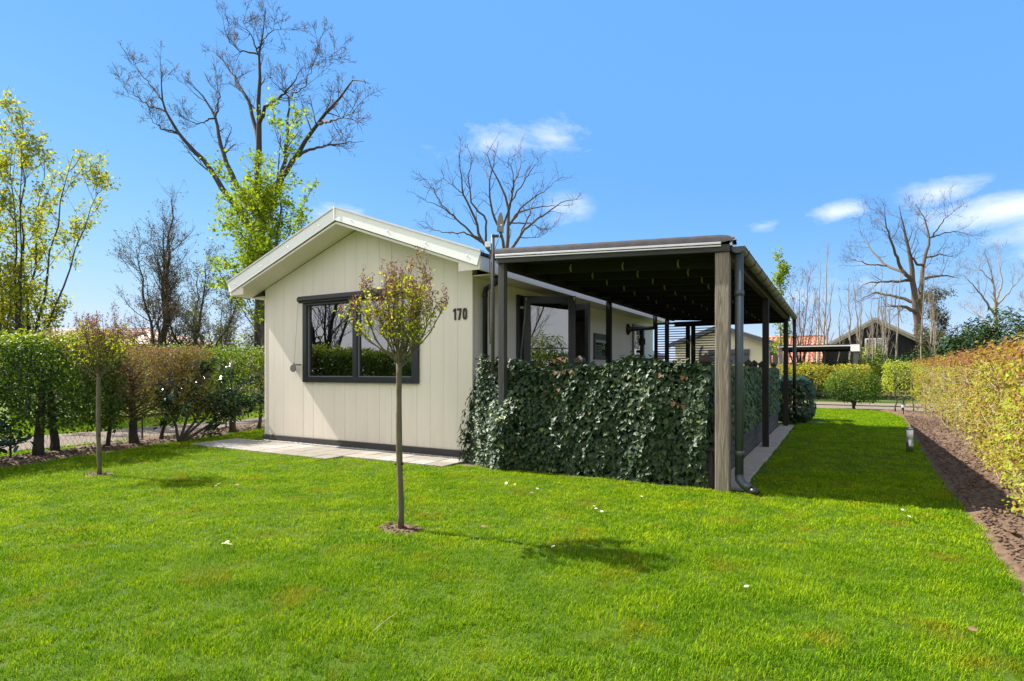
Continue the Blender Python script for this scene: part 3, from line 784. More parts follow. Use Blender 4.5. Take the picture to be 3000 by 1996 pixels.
# gutter: half round, straps, downpipe
GX, GZ, GR = 3.580, 2.535, .062
ys = np.linspace(-.44, PY1 + .15, 40); an = np.linspace(math.pi, 2 * math.pi, 13)
V = [(GX + r * math.cos(a), y, GZ + r * math.sin(a)) for y in ys for r in (GR,) for a in an]
F = [(i * 13 + j, (i + 1) * 13 + j, (i + 1) * 13 + j + 1, i * 13 + j + 1) for i in range(39) for j in range(12)]
g = big('gutter', np.array(V), np.array(F), GUTTER, perg, smooth=True)
so = g.modifiers.new('thick', 'SOLIDIFY'); so.thickness = .004
MB().tube([(GX + GR, ys[0], GZ), (GX + GR, ys[-1], GZ)], .007, 8).build('gutter_lip', GUTTER, perg, smooth=True)
cap = [(GX + (GR + .004) * math.cos(a), GZ + (GR + .004) * math.sin(a)) for a in an]
MB().prism(cap, -.452, -.425).build('gutter_end', PIPE, perg)
MB().prism(cap, PY1 + .13, PY1 + .16).build('gutter_end', PIPE, perg)
for i in range(15):
    y = -.12 + i * .60; a2 = np.linspace(math.pi, 2 * math.pi + .25, 12)
    V = [(GX + (GR + .006) * math.cos(a), yy, GZ + (GR + .006) * math.sin(a)) for yy in (y, y + .022) for a in a2]
    o = big('gutter_strap', np.array(V), np.array([(j, j + 1, 13 + j, 12 + j) for j in range(11)]), PIPEB, perg, smooth=True)
    o.modifiers.new('thick', 'SOLIDIFY').thickness = .005
def downpipe(y, name='downpipe', shoe=True, r=.043, mat=PIPE):
    x = 3.585
    d = MB().tube([(x, y, GZ - GR), (x, y, .17)], r, 18).build(name, mat, perg, smooth=True)
    for z in (2.06, .40): MB().tube([(x, y, z + .028), (x, y, z + .026), (x, y, z - .026), (x, y, z - .028)], [r, r + .006, r + .006, r], 18).build('pipe_collar', mat, d, smooth=True)
    MB().box(x - .09, x - .03, y - .012, y + .012, .385, .415).build('pipe_bracket', mat, d)
    if shoe:
        MB().tube([(x, y, .18), (x + .004, y - .004, .13), (x + .045, y - .03, .085), (x + .12, y - .07, .055)], [r + .003, r + .004, r + .002, r], 16).build('pipe_shoe', mat, d, smooth=True)
        MB().tube([(x + .11, y - .066, .045), (x + .19, y - .10, .018)], [r * .9, r * .85], 14).build('pipe_extension', PIPEB, d, smooth=True)
downpipe(-.385)
downpipe(8.33, shoe=False, r=.04, mat=PIPEB)

# low timber wall, fence posts with pointed caps, leaf screen on the long side
low = thing('low_timber_wall', 'low dark board wall edging the terrace under the leaf screen', 'low wall', (3.26, 3.8, 0))
for i in range(3): MB().box(3.262, 3.30, -.20, 7.6, .005 + i * .108, .108 + i * .108).build('board', WALLB, low, .004)
MB().box(3.225, 3.335, -.24, 7.64, .331, .365).build('cap_board', WALLB, low, .004)
for i in range(3): MB().box(.45, 3.225, -.236, -.20, .005 + i * .108, .108 + i * .108).build('board', WALLB, low, .004)
MB().box(3.19, 3.315, -.36, -.245, 0, .40).build('end_post', GREYZ, low, .005)
MB().box(3.10, 3.36, -.385, -.242, .401, .43).build('cap_board', GREYZ, low, .004)
fence = thing('terrace_fence', 'dark board fence with pointed post caps behind the ivy', 'fence', (2, -.2, 0))
for (x, y, w) in ((.56, -.19, .09), (1.72, -.19, .09), (3.215, -.19, .105)) + tuple((3.215, yy, .09) for yy in (1.2, 3.25, 3.98, 5.1, 7.45)):
    p = MB().box(x - w / 2, x + w / 2, y - w / 2, y + w / 2, .37, 1.355).build('post', BLACKW, fence, .004)
    m = MB(); h = w / 2 + .012
    m.add([(x - h, y - h, 1.356), (x + h, y - h, 1.356), (x + h, y + h, 1.356), (x - h, y + h, 1.356), (x - h, y - h, 1.395), (x + h, y - h, 1.395), (x + h, y + h, 1.395), (x - h, y + h, 1.395), (x, y, 1.447)],
          [(3, 2, 1, 0), (0, 1, 5, 4), (1, 2, 6, 5), (2, 3, 7, 6), (3, 0, 4, 7), (4, 5, 8), (5, 6, 8), (6, 7, 8), (7, 4, 8)])
    m.build('post_cap', wood('cap_wood', (.035, .028, .022), (.06, .05, .04), 'x'), p)
for i in range(9):
    z = .375 + i * .104
    MB().box(.62, 3.16, -.20, -.182, z, z + .1).build('fence_board', BLACKX, fence)
    MB().box(3.20, 3.214, -.13, 7.4, z, z + .1).build('fence_board', BLACKY, fence)

# louvre screen at the far end of the terrace
scr = thing('louvre_screen', 'black louvred privacy screen at the far end of the terrace', 'screen', (1.2, 7.95, 0))
for (a, b) in ((.35, .43), (1.15, 1.25), (1.28, 1.38), (2.05, 2.13)):
    MB().box(a, b, 7.92, 7.98, .1, 2.505).build('screen_post', BLACKW, scr, .003)
for (a, b) in ((.43, 1.15), (1.38, 2.05)):
    MB().box(a, b, 7.925, 7.975, 2.445, 2.50).build('top_rail', BLACKX, scr)
    me = None
    for i in range(32):
        z = .45 + i * .0625
        o = MB().obox(((a + b) / 2, 7.95, z), ((1, 0, 0), (0, 1, .25), (0, -.25, 1)), ((b - a) / 2, .024, .007))
        if me is None: s0 = o.build('slat', BLACKX, scr); me = s0.data; z0 = z
        else:
            s1 = bpy.data.objects.new('slat', me); COL.objects.link(s1); s1.location = (0, 0, z - z0); adopt(s1, scr)
DECK = wood('deck_boards', (.10, .085, .07), (.17, .15, .125), 'y')
deck = thing('terrace_deck', 'timber deck under the terrace roof', 'deck', (1.7, 3.9, 0))
for i in range(22): MB().box(.035 + i * .145, .035 + i * .145 + .138, -.16, 8.2, .05, .09).build('plank', DECK, deck)

# antenna mast between bungalow and terrace roof
mast = thing('antenna_mast', 'grey pole with panel antenna and white box rising beside the roof corner', 'antenna', (.60, -.42, 1.2))
MB().tube([(.60, -.42, 1.22), (.60, -.42, 3.02)], .024, 12).build('pole', surf('galvanised_pole', (.075, .07, .06), .6, .3, 10, (1, 1, .4)), mast, smooth=True)
ax = np.array([cY, sY, 0]); ay = np.array([-sY, cY, 0])
pc = np.array([.70, -.40, 0])
prof = [(-.046, 3.055), (.044, 3.035), (.046, 3.14), (.038, 3.23), (.022, 3.285), (.006, 3.30), (-.014, 3.285), (-.030, 3.235), (-.040, 3.15)]
v = [pc + ax * p[0] - ay * .018 + np.array([0, 0, p[1]]) for p in prof] + [pc + ax * p[0] + ay * .018 + np.array([0, 0, p[1]]) for p in prof]
k = len(prof)
ant = MB().add(v, [tuple(range(k)), tuple(range(k, 2 * k))[::-1]] + [(i, i + k, (i + 1) % k + k, (i + 1) % k) for i in range(k)]).build('antenna_panel', surf('antenna_grey', (.20, .20, .20), .5, .05), mast, .005)
MB().tube([pc + ax * .012 - ay * .0185 + np.array([0, 0, 3.13]), pc + ax * .012 - ay * .022 + np.array([0, 0, 3.13])], .012, 14).build('badge', WHITE, ant)
MB().tube([pc + np.array([-.0, 0, 3.05]), pc + np.array([0, 0, 3.0])], .018, 10).build('antenna_foot', PIPEB, ant)
MB().obox((.65, -.41, 2.995), (ax, ay, (0, 0, 1)), (.06, .018, .016)).build('mast_arm', PIPEB, mast, .003)
MB().obox((.535, -.44, 2.89), (ax, ay, (0, 0, 1)), (.036, .03, .034)).build('junction_box', WHITE, mast, .006)
MB().tube([(.565, -.445, 2.87), (.57, -.45, 2.7), (.575, -.447, 2.5), (.566, -.45, 2.2), (.57, -.452, 1.9), (.578, -.448, 1.6)], .006, 6).build('cable', PIPEB, mast, smooth=True)
MB().tube([pc + np.array([.01, -.02, 3.02]), pc + np.array([.0, -.03, 2.96]), pc + np.array([-.04, -.03, 2.88]), pc + np.array([-.085, -.045, 2.75])], .005, 6).build('cable', surf('grey_cable', (.3, .3, .3)), mast, smooth=True)

# ------------------------------------------------------------------ ivy
IVY = leafmat('ivy_leaves', [(.016, .034, .015), (.024, .050, .020), (.036, .070, .028), (.065, .105, .034), (.16, .18, .045)], .45, .10, .27)
IVYDRY = leafmat('dry_ivy', [(.20, .09, .05), (.26, .13, .07)], .6, .3)
STEM = surf('ivy_stems', (.09, .065, .045), .85, .3, 20)


def ivy_front():
    rng = np.random.default_rng(41); n = 8200
    t = thing('ivy_hedge', 'wall of glossy dark green ivy covering the front terrace fence', 'ivy', (1.7, -.35, 0))
    x = rng.uniform(.02, 3.27, n); z = rng.uniform(.02, 1.38, n)
    top = 1.30 + .05 * np.sin(x * 3.1) + .03 * np.sin(x * 8 + 1) + np.where((x > .3) & (x < .62), .06, 0) - np.where(x > 3.0, (x - 3.0) * .25, 0)
    xl = .02 + .30 * np.clip((z - .35) / .9, 0, 1) ** 1.5 + .04 * np.sin(z * 9)
    x = np.maximum(x, xl + rng.uniform(0, .15, n) * (x < xl))
    z = z * top / 1.38
    # bulging front face
    edge = np.clip((x - .02) / .5, 0, 1)
    yf = -.38 - .055 * bumpy(x * 1.6, z * 1.8, 0, 1.2, 4) * edge - .04 * np.sin(np.clip(z / 1.3, 0, 1) * math.pi)
    yf = yf - .17 * np.exp(-((x - .78) / .34) ** 2) * np.clip((1.0 - z + .1 * np.sin(x * 7 + 1)) / .35, 0, 1)
    yf = np.where(x < .35, -.14 - (x - .02) / .33 * .22, yf)
    y = yf + rng.exponential(.035, n)
    nrm = np.stack([rng.normal(-.05, .35, n), -1 + rng.normal(0, .25, n), .55 + rng.normal(0, .35, n)], 1)
    # rim on top and the left flank
    m = int(n * .16); x2 = rng.uniform(.33, 3.25, m); tp = 1.30 + .05 * np.sin(x2 * 3.1) + .03 * np.sin(x2 * 8 + 1) + np.where((x2 > .3) & (x2 < .62), .06, 0) - np.where(x2 > 3.0, (x2 - 3.0) * .25, 0)
    P2 = np.stack([x2, rng.uniform(-.40, -.10, m), tp + rng.normal(.01, .03, m)], 1); N2 = np.stack([rng.normal(0, .5, m), rng.normal(-.5, .4, m), np.ones(m)], 1)
    m3 = 420; z3 = rng.uniform(.03, 1.2, m3); P3 = np.stack([.02 + .30 * np.clip((z3 - .35) / .9, 0, 1) ** 1.5 + rng.normal(0, .03, m3), rng.uniform(-.33, -.08, m3), z3], 1)
    N3 = np.stack([-np.ones(m3), rng.normal(-.6, .4, m3), rng.normal(.5, .3, m3)], 1)
    P = np.concatenate([np.stack([x, y, z], 1), P2, P3]); N = np.concatenate([nrm, N2, N3]); n = len(P)
    A = np.stack([rng.normal(0, .55, n), rng.normal(-.25, .2, n), -1 + rng.normal(0, .35, n)], 1)
    s = rng.uniform(.030, .070, n); v = np.clip(rng.beta(2, 3.6, n) + (rng.uniform(0, 1, n) < .02) * .5, 0, 1)
    v[rng.uniform(0, 1, n) < .03] = 1.0
    # the 300 largest in the outer layer are parts of their own
    outer = np.where((np.arange(n) < len(x)) & (P[:, 1] < np.interp(P[:, 0], [0, .35, 3.3], [-.1, -.36, -.38])))[0]
    pick = outer[np.argsort(-s[outer] / (5 + (P[outer, 0] - 4.47) ** 2 * .1))[:300]]
    mask = np.zeros(n, bool); mask[pick] = True
    leaf_pieces(P[mask], N[mask], A[mask], s[mask] * 1.08, 'ivy', IVY, t, v[mask])
    leaves('foliage', P[~mask], N[~mask], A[~mask], s[~mask], 'ivy', IVY, t, v[~mask])
    # a few dry leaves
    q = 16; PX = np.stack([rng.choice([.8, 1.55, 2.95, 1.6, 3.0], q) + rng.normal(0, .12, q), np.full(q, -.45), rng.choice([1.2, 1.3, .9], q) + rng.normal(0, .08, q)], 1)
    leaf_pieces(PX, np.tile([0, -1, .3], (q, 1)) + rng.normal(0, .3, (q, 3)), np.tile([0, -.2, -1.], (q, 1)) + rng.normal(0, .4, (q, 3)), rng.uniform(.04, .065, q), 'ivy', IVYDRY, t, rng.uniform(0, 1, q), 'dry_leaf')
    # woody stems at the ends and the foot
    st = []
    for i in range(46):
        x0 = rng.choice([rng.uniform(.1, 3.2), rng.uniform(3.05, 3.32), rng.uniform(3.05, 3.32)]); k = 9
        p = np.stack([x0 + np.cumsum(rng.normal(0, .025, k)), -.27 + np.cumsum(rng.normal(0, .008, k)), np.linspace(.0, rng.uniform(.5, 1.35), k)], 1); st.append(p)
    V, F = tubes_arrays(np.array(st), np.linspace(.008, .003, 9)[None].repeat(46, 0), 5)
    big('stems', V, F, STEM, t, stuff=True)


ivy_front()


def ivy_bush():
    rng = np.random.default_rng(43); n = 3600
    t = thing('ivy_bush', 'rounded dark ivy bush at the far corner of the terrace', 'ivy bush', (3.55, 9.25, 0))
    d = unit(rng.normal(size=(n, 3))); r = rng.uniform(.82, 1, n)[:, None]
    box = np.sign(d) * np.abs(d) ** .55
    P = np.array([3.52, 9.2, .58]) + box * r * np.array([.46, .95, .58]); P[:, 0] += .07 * bumpy(P[:, 1] * 2, P[:, 2] * 2, 0, 1, 6)
    P[:, 2] = np.maximum(P[:, 2], .02)
    A = np.stack([rng.normal(0, .4, n), rng.normal(0, .4, n), -np.ones(n)], 1)
    leaves('foliage', P, d + rng.normal(0, .25, (n, 3)) + [0, 0, .4], A, rng.uniform(.06, .10, n), 'ivy', IVY, t, rng.beta(2, 4, n))
    st = np.array([resample([(3.52 + rng.normal(0, .15), 9.2 + rng.normal(0, .3), 0), (3.52 + rng.normal(0, .3), 9.2 + rng.normal(0, .5), 1.0)], 5, rng, .03) for i in range(14)])
    V, F = tubes_arrays(st, np.full((14, 5), .012), 5); big('stems', V, F, STEM, t, stuff=True)


ivy_bush()
MAT = leafmat('plastic_leaves', [(.04, .075, .028), (.065, .11, .042), (.095, .15, .058), (.14, .20, .08)], .5, .15, .25)


def leaf_screen():
    rng = np.random.default_rng(44); n = 9000
    t = thing('leaf_screen', 'pale green artificial leaf matting on the long terrace fence', 'leaf screen', (3.25, 3.7, .37))
    y = rng.uniform(-.22, 7.5, n); z = rng.uniform(.40, 1.33, n)
    P = np.stack([3.266 + rng.exponential(.02, n), y, z], 1)
    m = 500; P2 = np.stack([rng.uniform(3.05, 3.27, m), np.full(m, -.262) - rng.exponential(.012, m), rng.uniform(.45, 1.32, m)], 1)
    N = np.stack([np.ones(n), rng.normal(-.3, .4, n), rng.normal(.35, .4, n)], 1); N2 = np.stack([rng.normal(0, .4, m), -np.ones(m), rng.normal(.35, .4, m)], 1)
    P = np.concatenate([P, P2]); N = np.concatenate([N, N2]); n += m
    A = np.stack([rng.normal(0, .3, n), rng.normal(0, .6, n), -1 + rng.normal(0, .5, n)], 1)
    leaves('foliage', P, N, A, rng.uniform(.05, .085, n), 'oval', MAT, t, rng.beta(2, 2.5, n))
    MB().box(3.248, 3.264, -.236, 7.5, .385, 1.32).build('backing', surf('mat_backing', (.02, .035, .02), .9), t)


leaf_screen()

# ------------------------------------------------------------------ the two standard lilac trees on the lawn
LILAC = leafmat('lilac_leaves', [(.16, .20, .015), (.27, .31, .02), (.38, .38, .025), (.48, .42, .03)], .5, .5, .25)
BUD = leafmat('lilac_buds', [(.13, .045, .05), (.26, .11, .10), (.36, .19, .15)], .7, .2, .2, (1.2, .8, .7))
LTRUNK = surf('young_bark', (.13, .105, .065), .9, .35, 24, (1, 1, .3), .7, 70)


def lilac(base, ht, crown_h, crown_w, seed, label, dens=1.0, lean=(0, 0)):
    rng = np.random.default_rng(seed); bx, by = base
    t = thing('lilac_tree', label, 'young tree', (bx, by, 0), 'standard trees planted in the lawn')
    zs = np.linspace(0, ht, 14)
    tr = np.stack([bx + lean[0] * zs / ht + .006 * np.sin(zs * 5), by + lean[1] * zs / ht + .006 * np.cos(zs * 6), zs], 1)
    m = MB().tube(tr, np.linspace(.026, .021, 14) + rng.normal(0, .0016, 14), 10)
    st = tr + np.array([-.03, .012, 0]); m2 = MB().tube(st[:10], .011, 8)
    trunk = m.build('trunk', LTRUNK, t, smooth=True); m2.build('second_stem', LTRUNK, t, smooth=True)
    MB().tube([tr[5] + (-.045, 0, 0), tr[5] + (.03, 0, 0.004)], .012, 8).build('tree_tie', PIPEB, t)
    top = tr[-1]; k = 7; n1 = 19
    P1 = []
    for i in range(n1):
        a = i / n1 * 6.28 * 2.4 + rng.normal(0, .2); sp = (.15 + .85 * ((i * 7) % n1) / n1) * crown_w * .44; h = crown_h * (.90 - .62 * (sp / (crown_w * .5)) ** 2) * rng.uniform(.8, 1.08)
        e = np.array([math.cos(a) * sp, math.sin(a) * sp, h]); mid = np.array([math.cos(a) * sp * .58, math.sin(a) * sp * .58, h * .42])
        P1.append(resample([top - (0, 0, rng.uniform(0, .08)), top + mid, top + e], k, rng, .008))
    P1 = np.array(P1); R1 = np.linspace(.0075, .003, k)[None].repeat(n1, 0)
    P2, R2 = spawn(rng, P1, R1, 7, (.18, 1), (25, 60), (.16 * crown_w / .86, .32 * crown_w / .86), 5, .10, .35, .6, .5, .0022)
    P3, R3 = spawn(rng, P2, R2, 5, (.15, 1), (25, 65), (.06, .15), 4, .12, .3, .7, .6, .0016)
    for nm, P, R, s in (('limbs', P1, R1, 6), ('twigs', np.concatenate([P2]), R2, 4), ('fine_twigs', P3, R3, 3)):
        V, F = tubes_arrays(P, R, s); big(nm, V, F, LTRUNK, t, smooth=True, stuff=True)
    # pairs of small leaves along the twigs
    n = int(2500 * dens); A3 = np.concatenate([P3[:, 1:].reshape(-1, 3), P2[:, 1:].reshape(-1, 3), P1[:, 2:].reshape(-1, 3)])
    P = A3[rng.integers(0, len(A3), n)] + rng.normal(0, .012, (n, 3))
    rel = (P[:, 2] - top[2]) / crown_h
    keep = rng.uniform(0, 1, n) > np.clip(rel - .55, 0, 1) * 1.6; P = P[keep]; n = len(P)
    leaves('crown', P, rng.normal(0, .6, (n, 3)) + [0, 0, .6], rng.normal(0, .7, (n, 3)) + [0, 0, .8], rng.uniform(.016, .036, n), 'oval', LILAC, t, rng.beta(2, 2, n))
    # flower bud panicles on the upper tips
    tips = np.concatenate([P3[:, -1], P2[:, -1]]); rel = (tips[:, 2] - top[2]) / crown_h
    tips = tips[rng.uniform(0, 1, len(tips)) < np.clip((rel - .25) * 1.3, 0, 1)]
    q = 16; PB = (tips[:, None, :] + np.stack([rng.normal(0, .008, (len(tips), q)), rng.normal(0, .008, (len(tips), q)), rng.uniform(-.03, .055, (len(tips), q))], -1)).reshape(-1, 3)
    nb = len(PB)
    leaves('flower_buds', PB, rng.normal(0, 1, (nb, 3)), rng.normal(0, .35, (nb, 3)) + [0, 0, 1], rng.uniform(.009, .018, nb), 'oval', BUD, t, rng.uniform(0, 1, nb))
    return t


lilac((1.45, -3.19), 1.33, .78, 1.0, 53, 'young lilac tree with purple buds standing before the gable window', 1.0, (-.02, .0))
lilac((-3.3, -3.19), 1.22, .70, 1.10, 55, 'young lilac tree with thin crown standing before the hornbeam hedge', .75, (-.03, .01))
for (x, y, a, b, s) in ((1.45, -3.19, .21, .15, 61), (-3.3, -3.19, .25, .14, 62)):
    rng = np.random.default_rng(s); V = [(x, y, -.002)]; F = []
    for ri, rr in enumerate((.3, .6, .85, 1.05)):
        for j in range(24):
            an_ = j / 24 * 6.283; w = 1 + .12 * math.sin(an_ * 3 + s) + rng.normal(0, .04)
            V.append((x + a * rr * w * math.cos(an_), y + b * rr * w * math.sin(an_), -.002 + rng.normal(0, .006) - (.02 if ri == 3 else 0)))
    F3 = [(0, 1 + j, 1 + (j + 1) % 24) for j in range(24)]
    F4 = [(1 + r * 24 + j, 1 + (r + 1) * 24 + j, 1 + (r + 1) * 24 + (j + 1) % 24, 1 + r * 24 + (j + 1) % 24) for r in range(3) for j in range(24)]
    structure(big('soil_ring', np.array(V), [np.array(F3), np.array(F4)], SOIL))
    tag(clods('soil_crumbs', 160, lambda yy, t: x + (t - .5) * 1.7 * a, y - b * .75, y + b * .75, (.006, .02), SOIL, s + 5, .0), 'brown earth crumbs at the foot of a lilac tree', 'earth', 'earth round the lilac trees')

# ------------------------------------------------------------------ hedges
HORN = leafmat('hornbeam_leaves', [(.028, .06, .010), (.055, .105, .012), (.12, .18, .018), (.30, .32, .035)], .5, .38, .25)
PRIV = leafmat('budding_brown_leaves', [(.13, .07, .045), (.20, .115, .06), (.15, .12, .03), (.17, .19, .025)], .6, .45, .3)
BEECH = leafmat('spring_hedge_leaves', [(.24, .10, .06), (.32, .18, .05), (.30, .25, .04), (.34, .36, .04), (.30, .40, .035)], .5, .42, .2)
FARH = leafmat('far_hedge_leaves', [(.20, .18, .03), (.36, .31, .04), (.46, .40, .05)], .6, .4, .15)
LAUR = leafmat('laurel_leaves', [(.012, .035, .012), (.02, .055, .016), (.035, .085, .02), (.07, .12, .025)], .22, .18, .6)
ORNG = leafmat('orange_leaves', [(.22, .07, .02), (.30, .12, .03), (.2, .16, .03)], .5, .4)


def hedge_points(rng, n, x0, x1, y0, y1, z0, z1, ragged=.05, fall=.05, sides='xXyYt', seed=1, bottom=.0):
    """points in a clipped hedge, dense at the faces, with outward normals"""
    A = {'x': (y1 - y0) * (z1 - z0), 'X': (y1 - y0) * (z1 - z0), 'y': (x1 - x0) * (z1 - z0), 'Y': (x1 - x0) * (z1 - z0), 't': (x1 - x0) * (y1 - y0)}
    w = np.array([A[s] for s in sides]); w = w / w.sum()
    f = rng.choice(len(sides), n, p=w); P = np.stack([rng.uniform(x0, x1, n), rng.uniform(y0, y1, n), rng.uniform(z0, z1, n)], 1); N = np.zeros((n, 3))
    d = rng.exponential(fall, n) - ragged * .3
    lump = ragged * bumpy(P[:, 0], P[:, 1], P[:, 2], 1.5, seed); d = d - lump
    for i, s in enumerate(sides):
        m = f == i
        if s == 'x': P[m, 0] = x0 + d[m]; N[m] = (-1, 0, 0)
        if s == 'X': P[m, 0] = x1 - d[m]; N[m] = (1, 0, 0)
        if s == 'y': P[m, 1] = y0 + d[m]; N[m] = (0, -1, 0)
        if s == 'Y': P[m, 1] = y1 - d[m]; N[m] = (0, 1, 0)
        if s == 't': P[m, 2] = z1 - d[m]; N[m] = (0, 0, 1)
    if bottom:
        zb = z0 + bottom * (bumpy(P[:, 0] * 1.5, P[:, 1] * 1.5, 0, 1.3, seed + 5) * .5 + .5) * rng.uniform(.3, 1.2, n)
        keep = P[:, 2] > zb; P, N = P[keep], N[keep]
    return P, N


def hedge(name, label, cat, boxes, mat, kind, size, trunks, seed, vfun=None, twigs=0, twigmat=TWIG, ragged=.06, fall=.06, bottom=.15, trunk_r=.06, trunk_mat=BARKD, group=None, twig_len=(.25, .6), xs=None, tuft=1):
    rng = np.random.default_rng(seed)
    b0 = boxes[0]; t = thing(name, label, cat, ((b0[0] + b0[1]) / 2, (b0[2] + b0[3]) / 2, 0), group)
    Ps, Ns = [], []
    for b in boxes:
        P, N = hedge_points(rng, b[6], *b[:6], ragged=ragged, fall=fall, seed=seed, bottom=bottom); Ps.append(P); Ns.append(N)
    P = np.concatenate(Ps); N = np.concatenate(Ns); n = len(P)
    if xs: P[:, 0] += xs(P[:, 1])
    if tuft > 1:
        P = np.repeat(P[::tuft], tuft, 0) + rng.normal(0, size[1] * .55, (len(P[::tuft]) * tuft, 3)); N = np.repeat(N[::tuft], tuft, 0); n = len(P)
    v = vfun(P, rng) if vfun else rng.beta(2, 2, n)
    A = rng.normal(0, .6, (n, 3)) + N * .5 + [0, 0, -.25]
    leaves('foliage', P, N * .7 + rng.normal(0, .55, (n, 3)) + [0, 0, .35], A, rng.uniform(size[0], size[1], n), kind, mat, t, np.clip(v, 0, 1))
    T = []
    for (x, y, r, dx, dy, h) in trunks:
        x += xs(y) if xs else 0
        p = resample([(x, y, -.02), (x + dx * .4, y + dy * .4, h * .35), (x + dx, y + dy, h)], 8, rng, .012)
        rad = np.linspace(r * 1.15, r * .45, 8); rad[0] *= 1.12
        MB().tube(p, rad, 10).build('trunk', trunk_mat, t, smooth=True); T.append((p, rad))
    if twigs and T:
        P0 = np.array([p for p, r in T]); R0 = np.array([r for p, r in T])
        q = max(1, twigs // len(T))
        P1, R1 = spawn(rng, P0, R0, q, (.25, 1), (45, 85), (twig_len[0] * 1.6, twig_len[1] * 1.6), 6, .16, .05, .32, .35, .004, .018)
        P2, R2 = spawn(rng, P1, R1, 4, (.2, 1), (25, 70), twig_len, 4, .16, .1, .6, .4, .0025, .008)
        for P_, R_, s in ((P1, R1, 5), (P2, R2, 3)):
            V, F = tubes_arrays(P_, R_, s); big('branches', V, F, twigmat, t, stuff=True)
    return t


# left boundary: green hornbeam, brown budding shrub, cherry laurel, lighter hornbeam
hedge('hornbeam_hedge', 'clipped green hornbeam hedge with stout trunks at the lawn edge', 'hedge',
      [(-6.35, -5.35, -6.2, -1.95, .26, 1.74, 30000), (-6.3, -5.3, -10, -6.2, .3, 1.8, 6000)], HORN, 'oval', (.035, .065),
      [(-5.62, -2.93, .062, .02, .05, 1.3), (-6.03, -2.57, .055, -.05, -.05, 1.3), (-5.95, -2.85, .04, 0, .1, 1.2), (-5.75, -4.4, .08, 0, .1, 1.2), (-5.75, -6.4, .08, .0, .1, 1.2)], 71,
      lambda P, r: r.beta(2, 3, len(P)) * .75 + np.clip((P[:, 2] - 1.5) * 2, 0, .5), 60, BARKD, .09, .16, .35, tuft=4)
hedge('budding_hedge', 'brown budding hedge section with bare lower twigs and one leaning trunk', 'hedge',
      [(-6.45, -5.45, -2.1, -.35, .34, 1.66, 23000)], PRIV, 'dia', (.018, .036),
      [(-5.82, -1.52, .065, -.16, .02, 1.3), (-6.0, -1.0, .03, -.05, .2, 1.2), (-5.9, -1.9, .03, 0, .1, 1.2)], 72,
      lambda P, r: r.beta(1.6, 2, len(P)) * .4 + np.clip((1.2 - P[:, 2]) * 1.1 + r.normal(0, .12, len(P)), 0, .7), 190, surf('brown_twigs', (.10, .07, .045), .9, .3, 20), .10, .16, .5, twig_len=(.2, .55))
hedge('light_hornbeam_hedge', 'bright green hornbeam hedge on thin trunks close to the bungalow wall', 'hedge',
      [(-6.95, -5.95, -.75, 2.6, .26, 1.68, 17000)], HORN, 'oval', (.035, .065),
      [(-6.21, .54, .06, -.05, .02, 1.3), (-6.42, 1.28, .035, 0, .1, 1.3), (-6.5, 2.1, .04, 0, .1, 1.2)], 73,
      lambda P, r: .15 + r.beta(2, 2, len(P)) * .85, 40, BARKD, .10, .14, .3, tuft=4)
hedge('copper_shrub', 'orange leaved shrub at the end of the hornbeam hedge by the wall', 'shrub',
      [(-6.9, -6.05, 1.35, 2.1, .9, 1.72, 1300)], ORNG, 'oval', (.03, .055), [(-6.45, 1.7, .025, 0, 0, 1.3)], 74, None, 20, BARKD, .08, .08, .2)


def laurel(base, seed, label, pts, n, spikes):
    rng = np.random.default_rng(seed)
    t = thing('cherry_laurel', label, 'shrub', (*base, 0), 'cherry laurels by the hedge')
    P1 = []
    for (dx, dy, h) in pts:
        p = resample([(base[0], base[1], -.02), (base[0] + dx * .35, base[1] + dy * .35, h * .38), (base[0] + dx, base[1] + dy, h)], 8, rng, .015)
        MB().tube(p, np.linspace(.026, .01, 8), 8).build('trunk', BARKD, t, smooth=True); P1.append(p)
    P1 = np.array(P1); R1 = np.linspace(.03, .012, 8)[None].repeat(len(P1), 0)
    P2, R2 = spawn(rng, P1, R1, 14, (.3, 1), (30, 80), (.25, .55), 5, .1, .15, .5, .5, .005)
    V, F = tubes_arrays(P2, R2, 5); big('branches', V, F, BARKD, t, stuff=True)
    A2 = P2[:, 1:].reshape(-1, 3); i = rng.integers(0, len(A2), n); P = A2[i] + rng.normal(0, .03, (n, 3)); P[:, 2] = np.maximum(P[:, 2], .12)
    N = rng.normal(0, .45, (n, 3)) + [.2, -.1, 1]; A = rng.normal(0, .7, (n, 3)) + [.1, -.1, -.1]; s = rng.uniform(.10, .165, n); v = rng.beta(2, 3, n)
    q = min(160, n // 3); mask = np.zeros(n, bool); mask[np.argsort(-P[:, 0])[:q]] = True
    leaf_pieces(P[mask], N[mask], A[mask], s[mask], 'long', LAUR, t, v[mask])
    leaves('foliage', P[~mask], N[~mask], A[~mask], s[~mask], 'long', LAUR, t, v[~mask])
    BL = leafmat('cream_blossom', [(.34, .30, .18), (.44, .40, .27)], .7, .2, .2, (1, 1, .9))
    for _ in range(spikes):
        j = rng.integers(0, len(P2)); p0 = P2[j, -1] + (0.05, -.03, 0); m = 110
        Q = p0 + np.stack([rng.normal(0, .010, m), rng.normal(0, .010, m), rng.uniform(0, .13, m)], 1)
        leaves('blossom_spike', Q, rng.normal(0, 1, (m, 3)), rng.normal(0, 1, (m, 3)), np.full(m, .014), 'dia', BL, t, rng.uniform(0, 1, m), False)


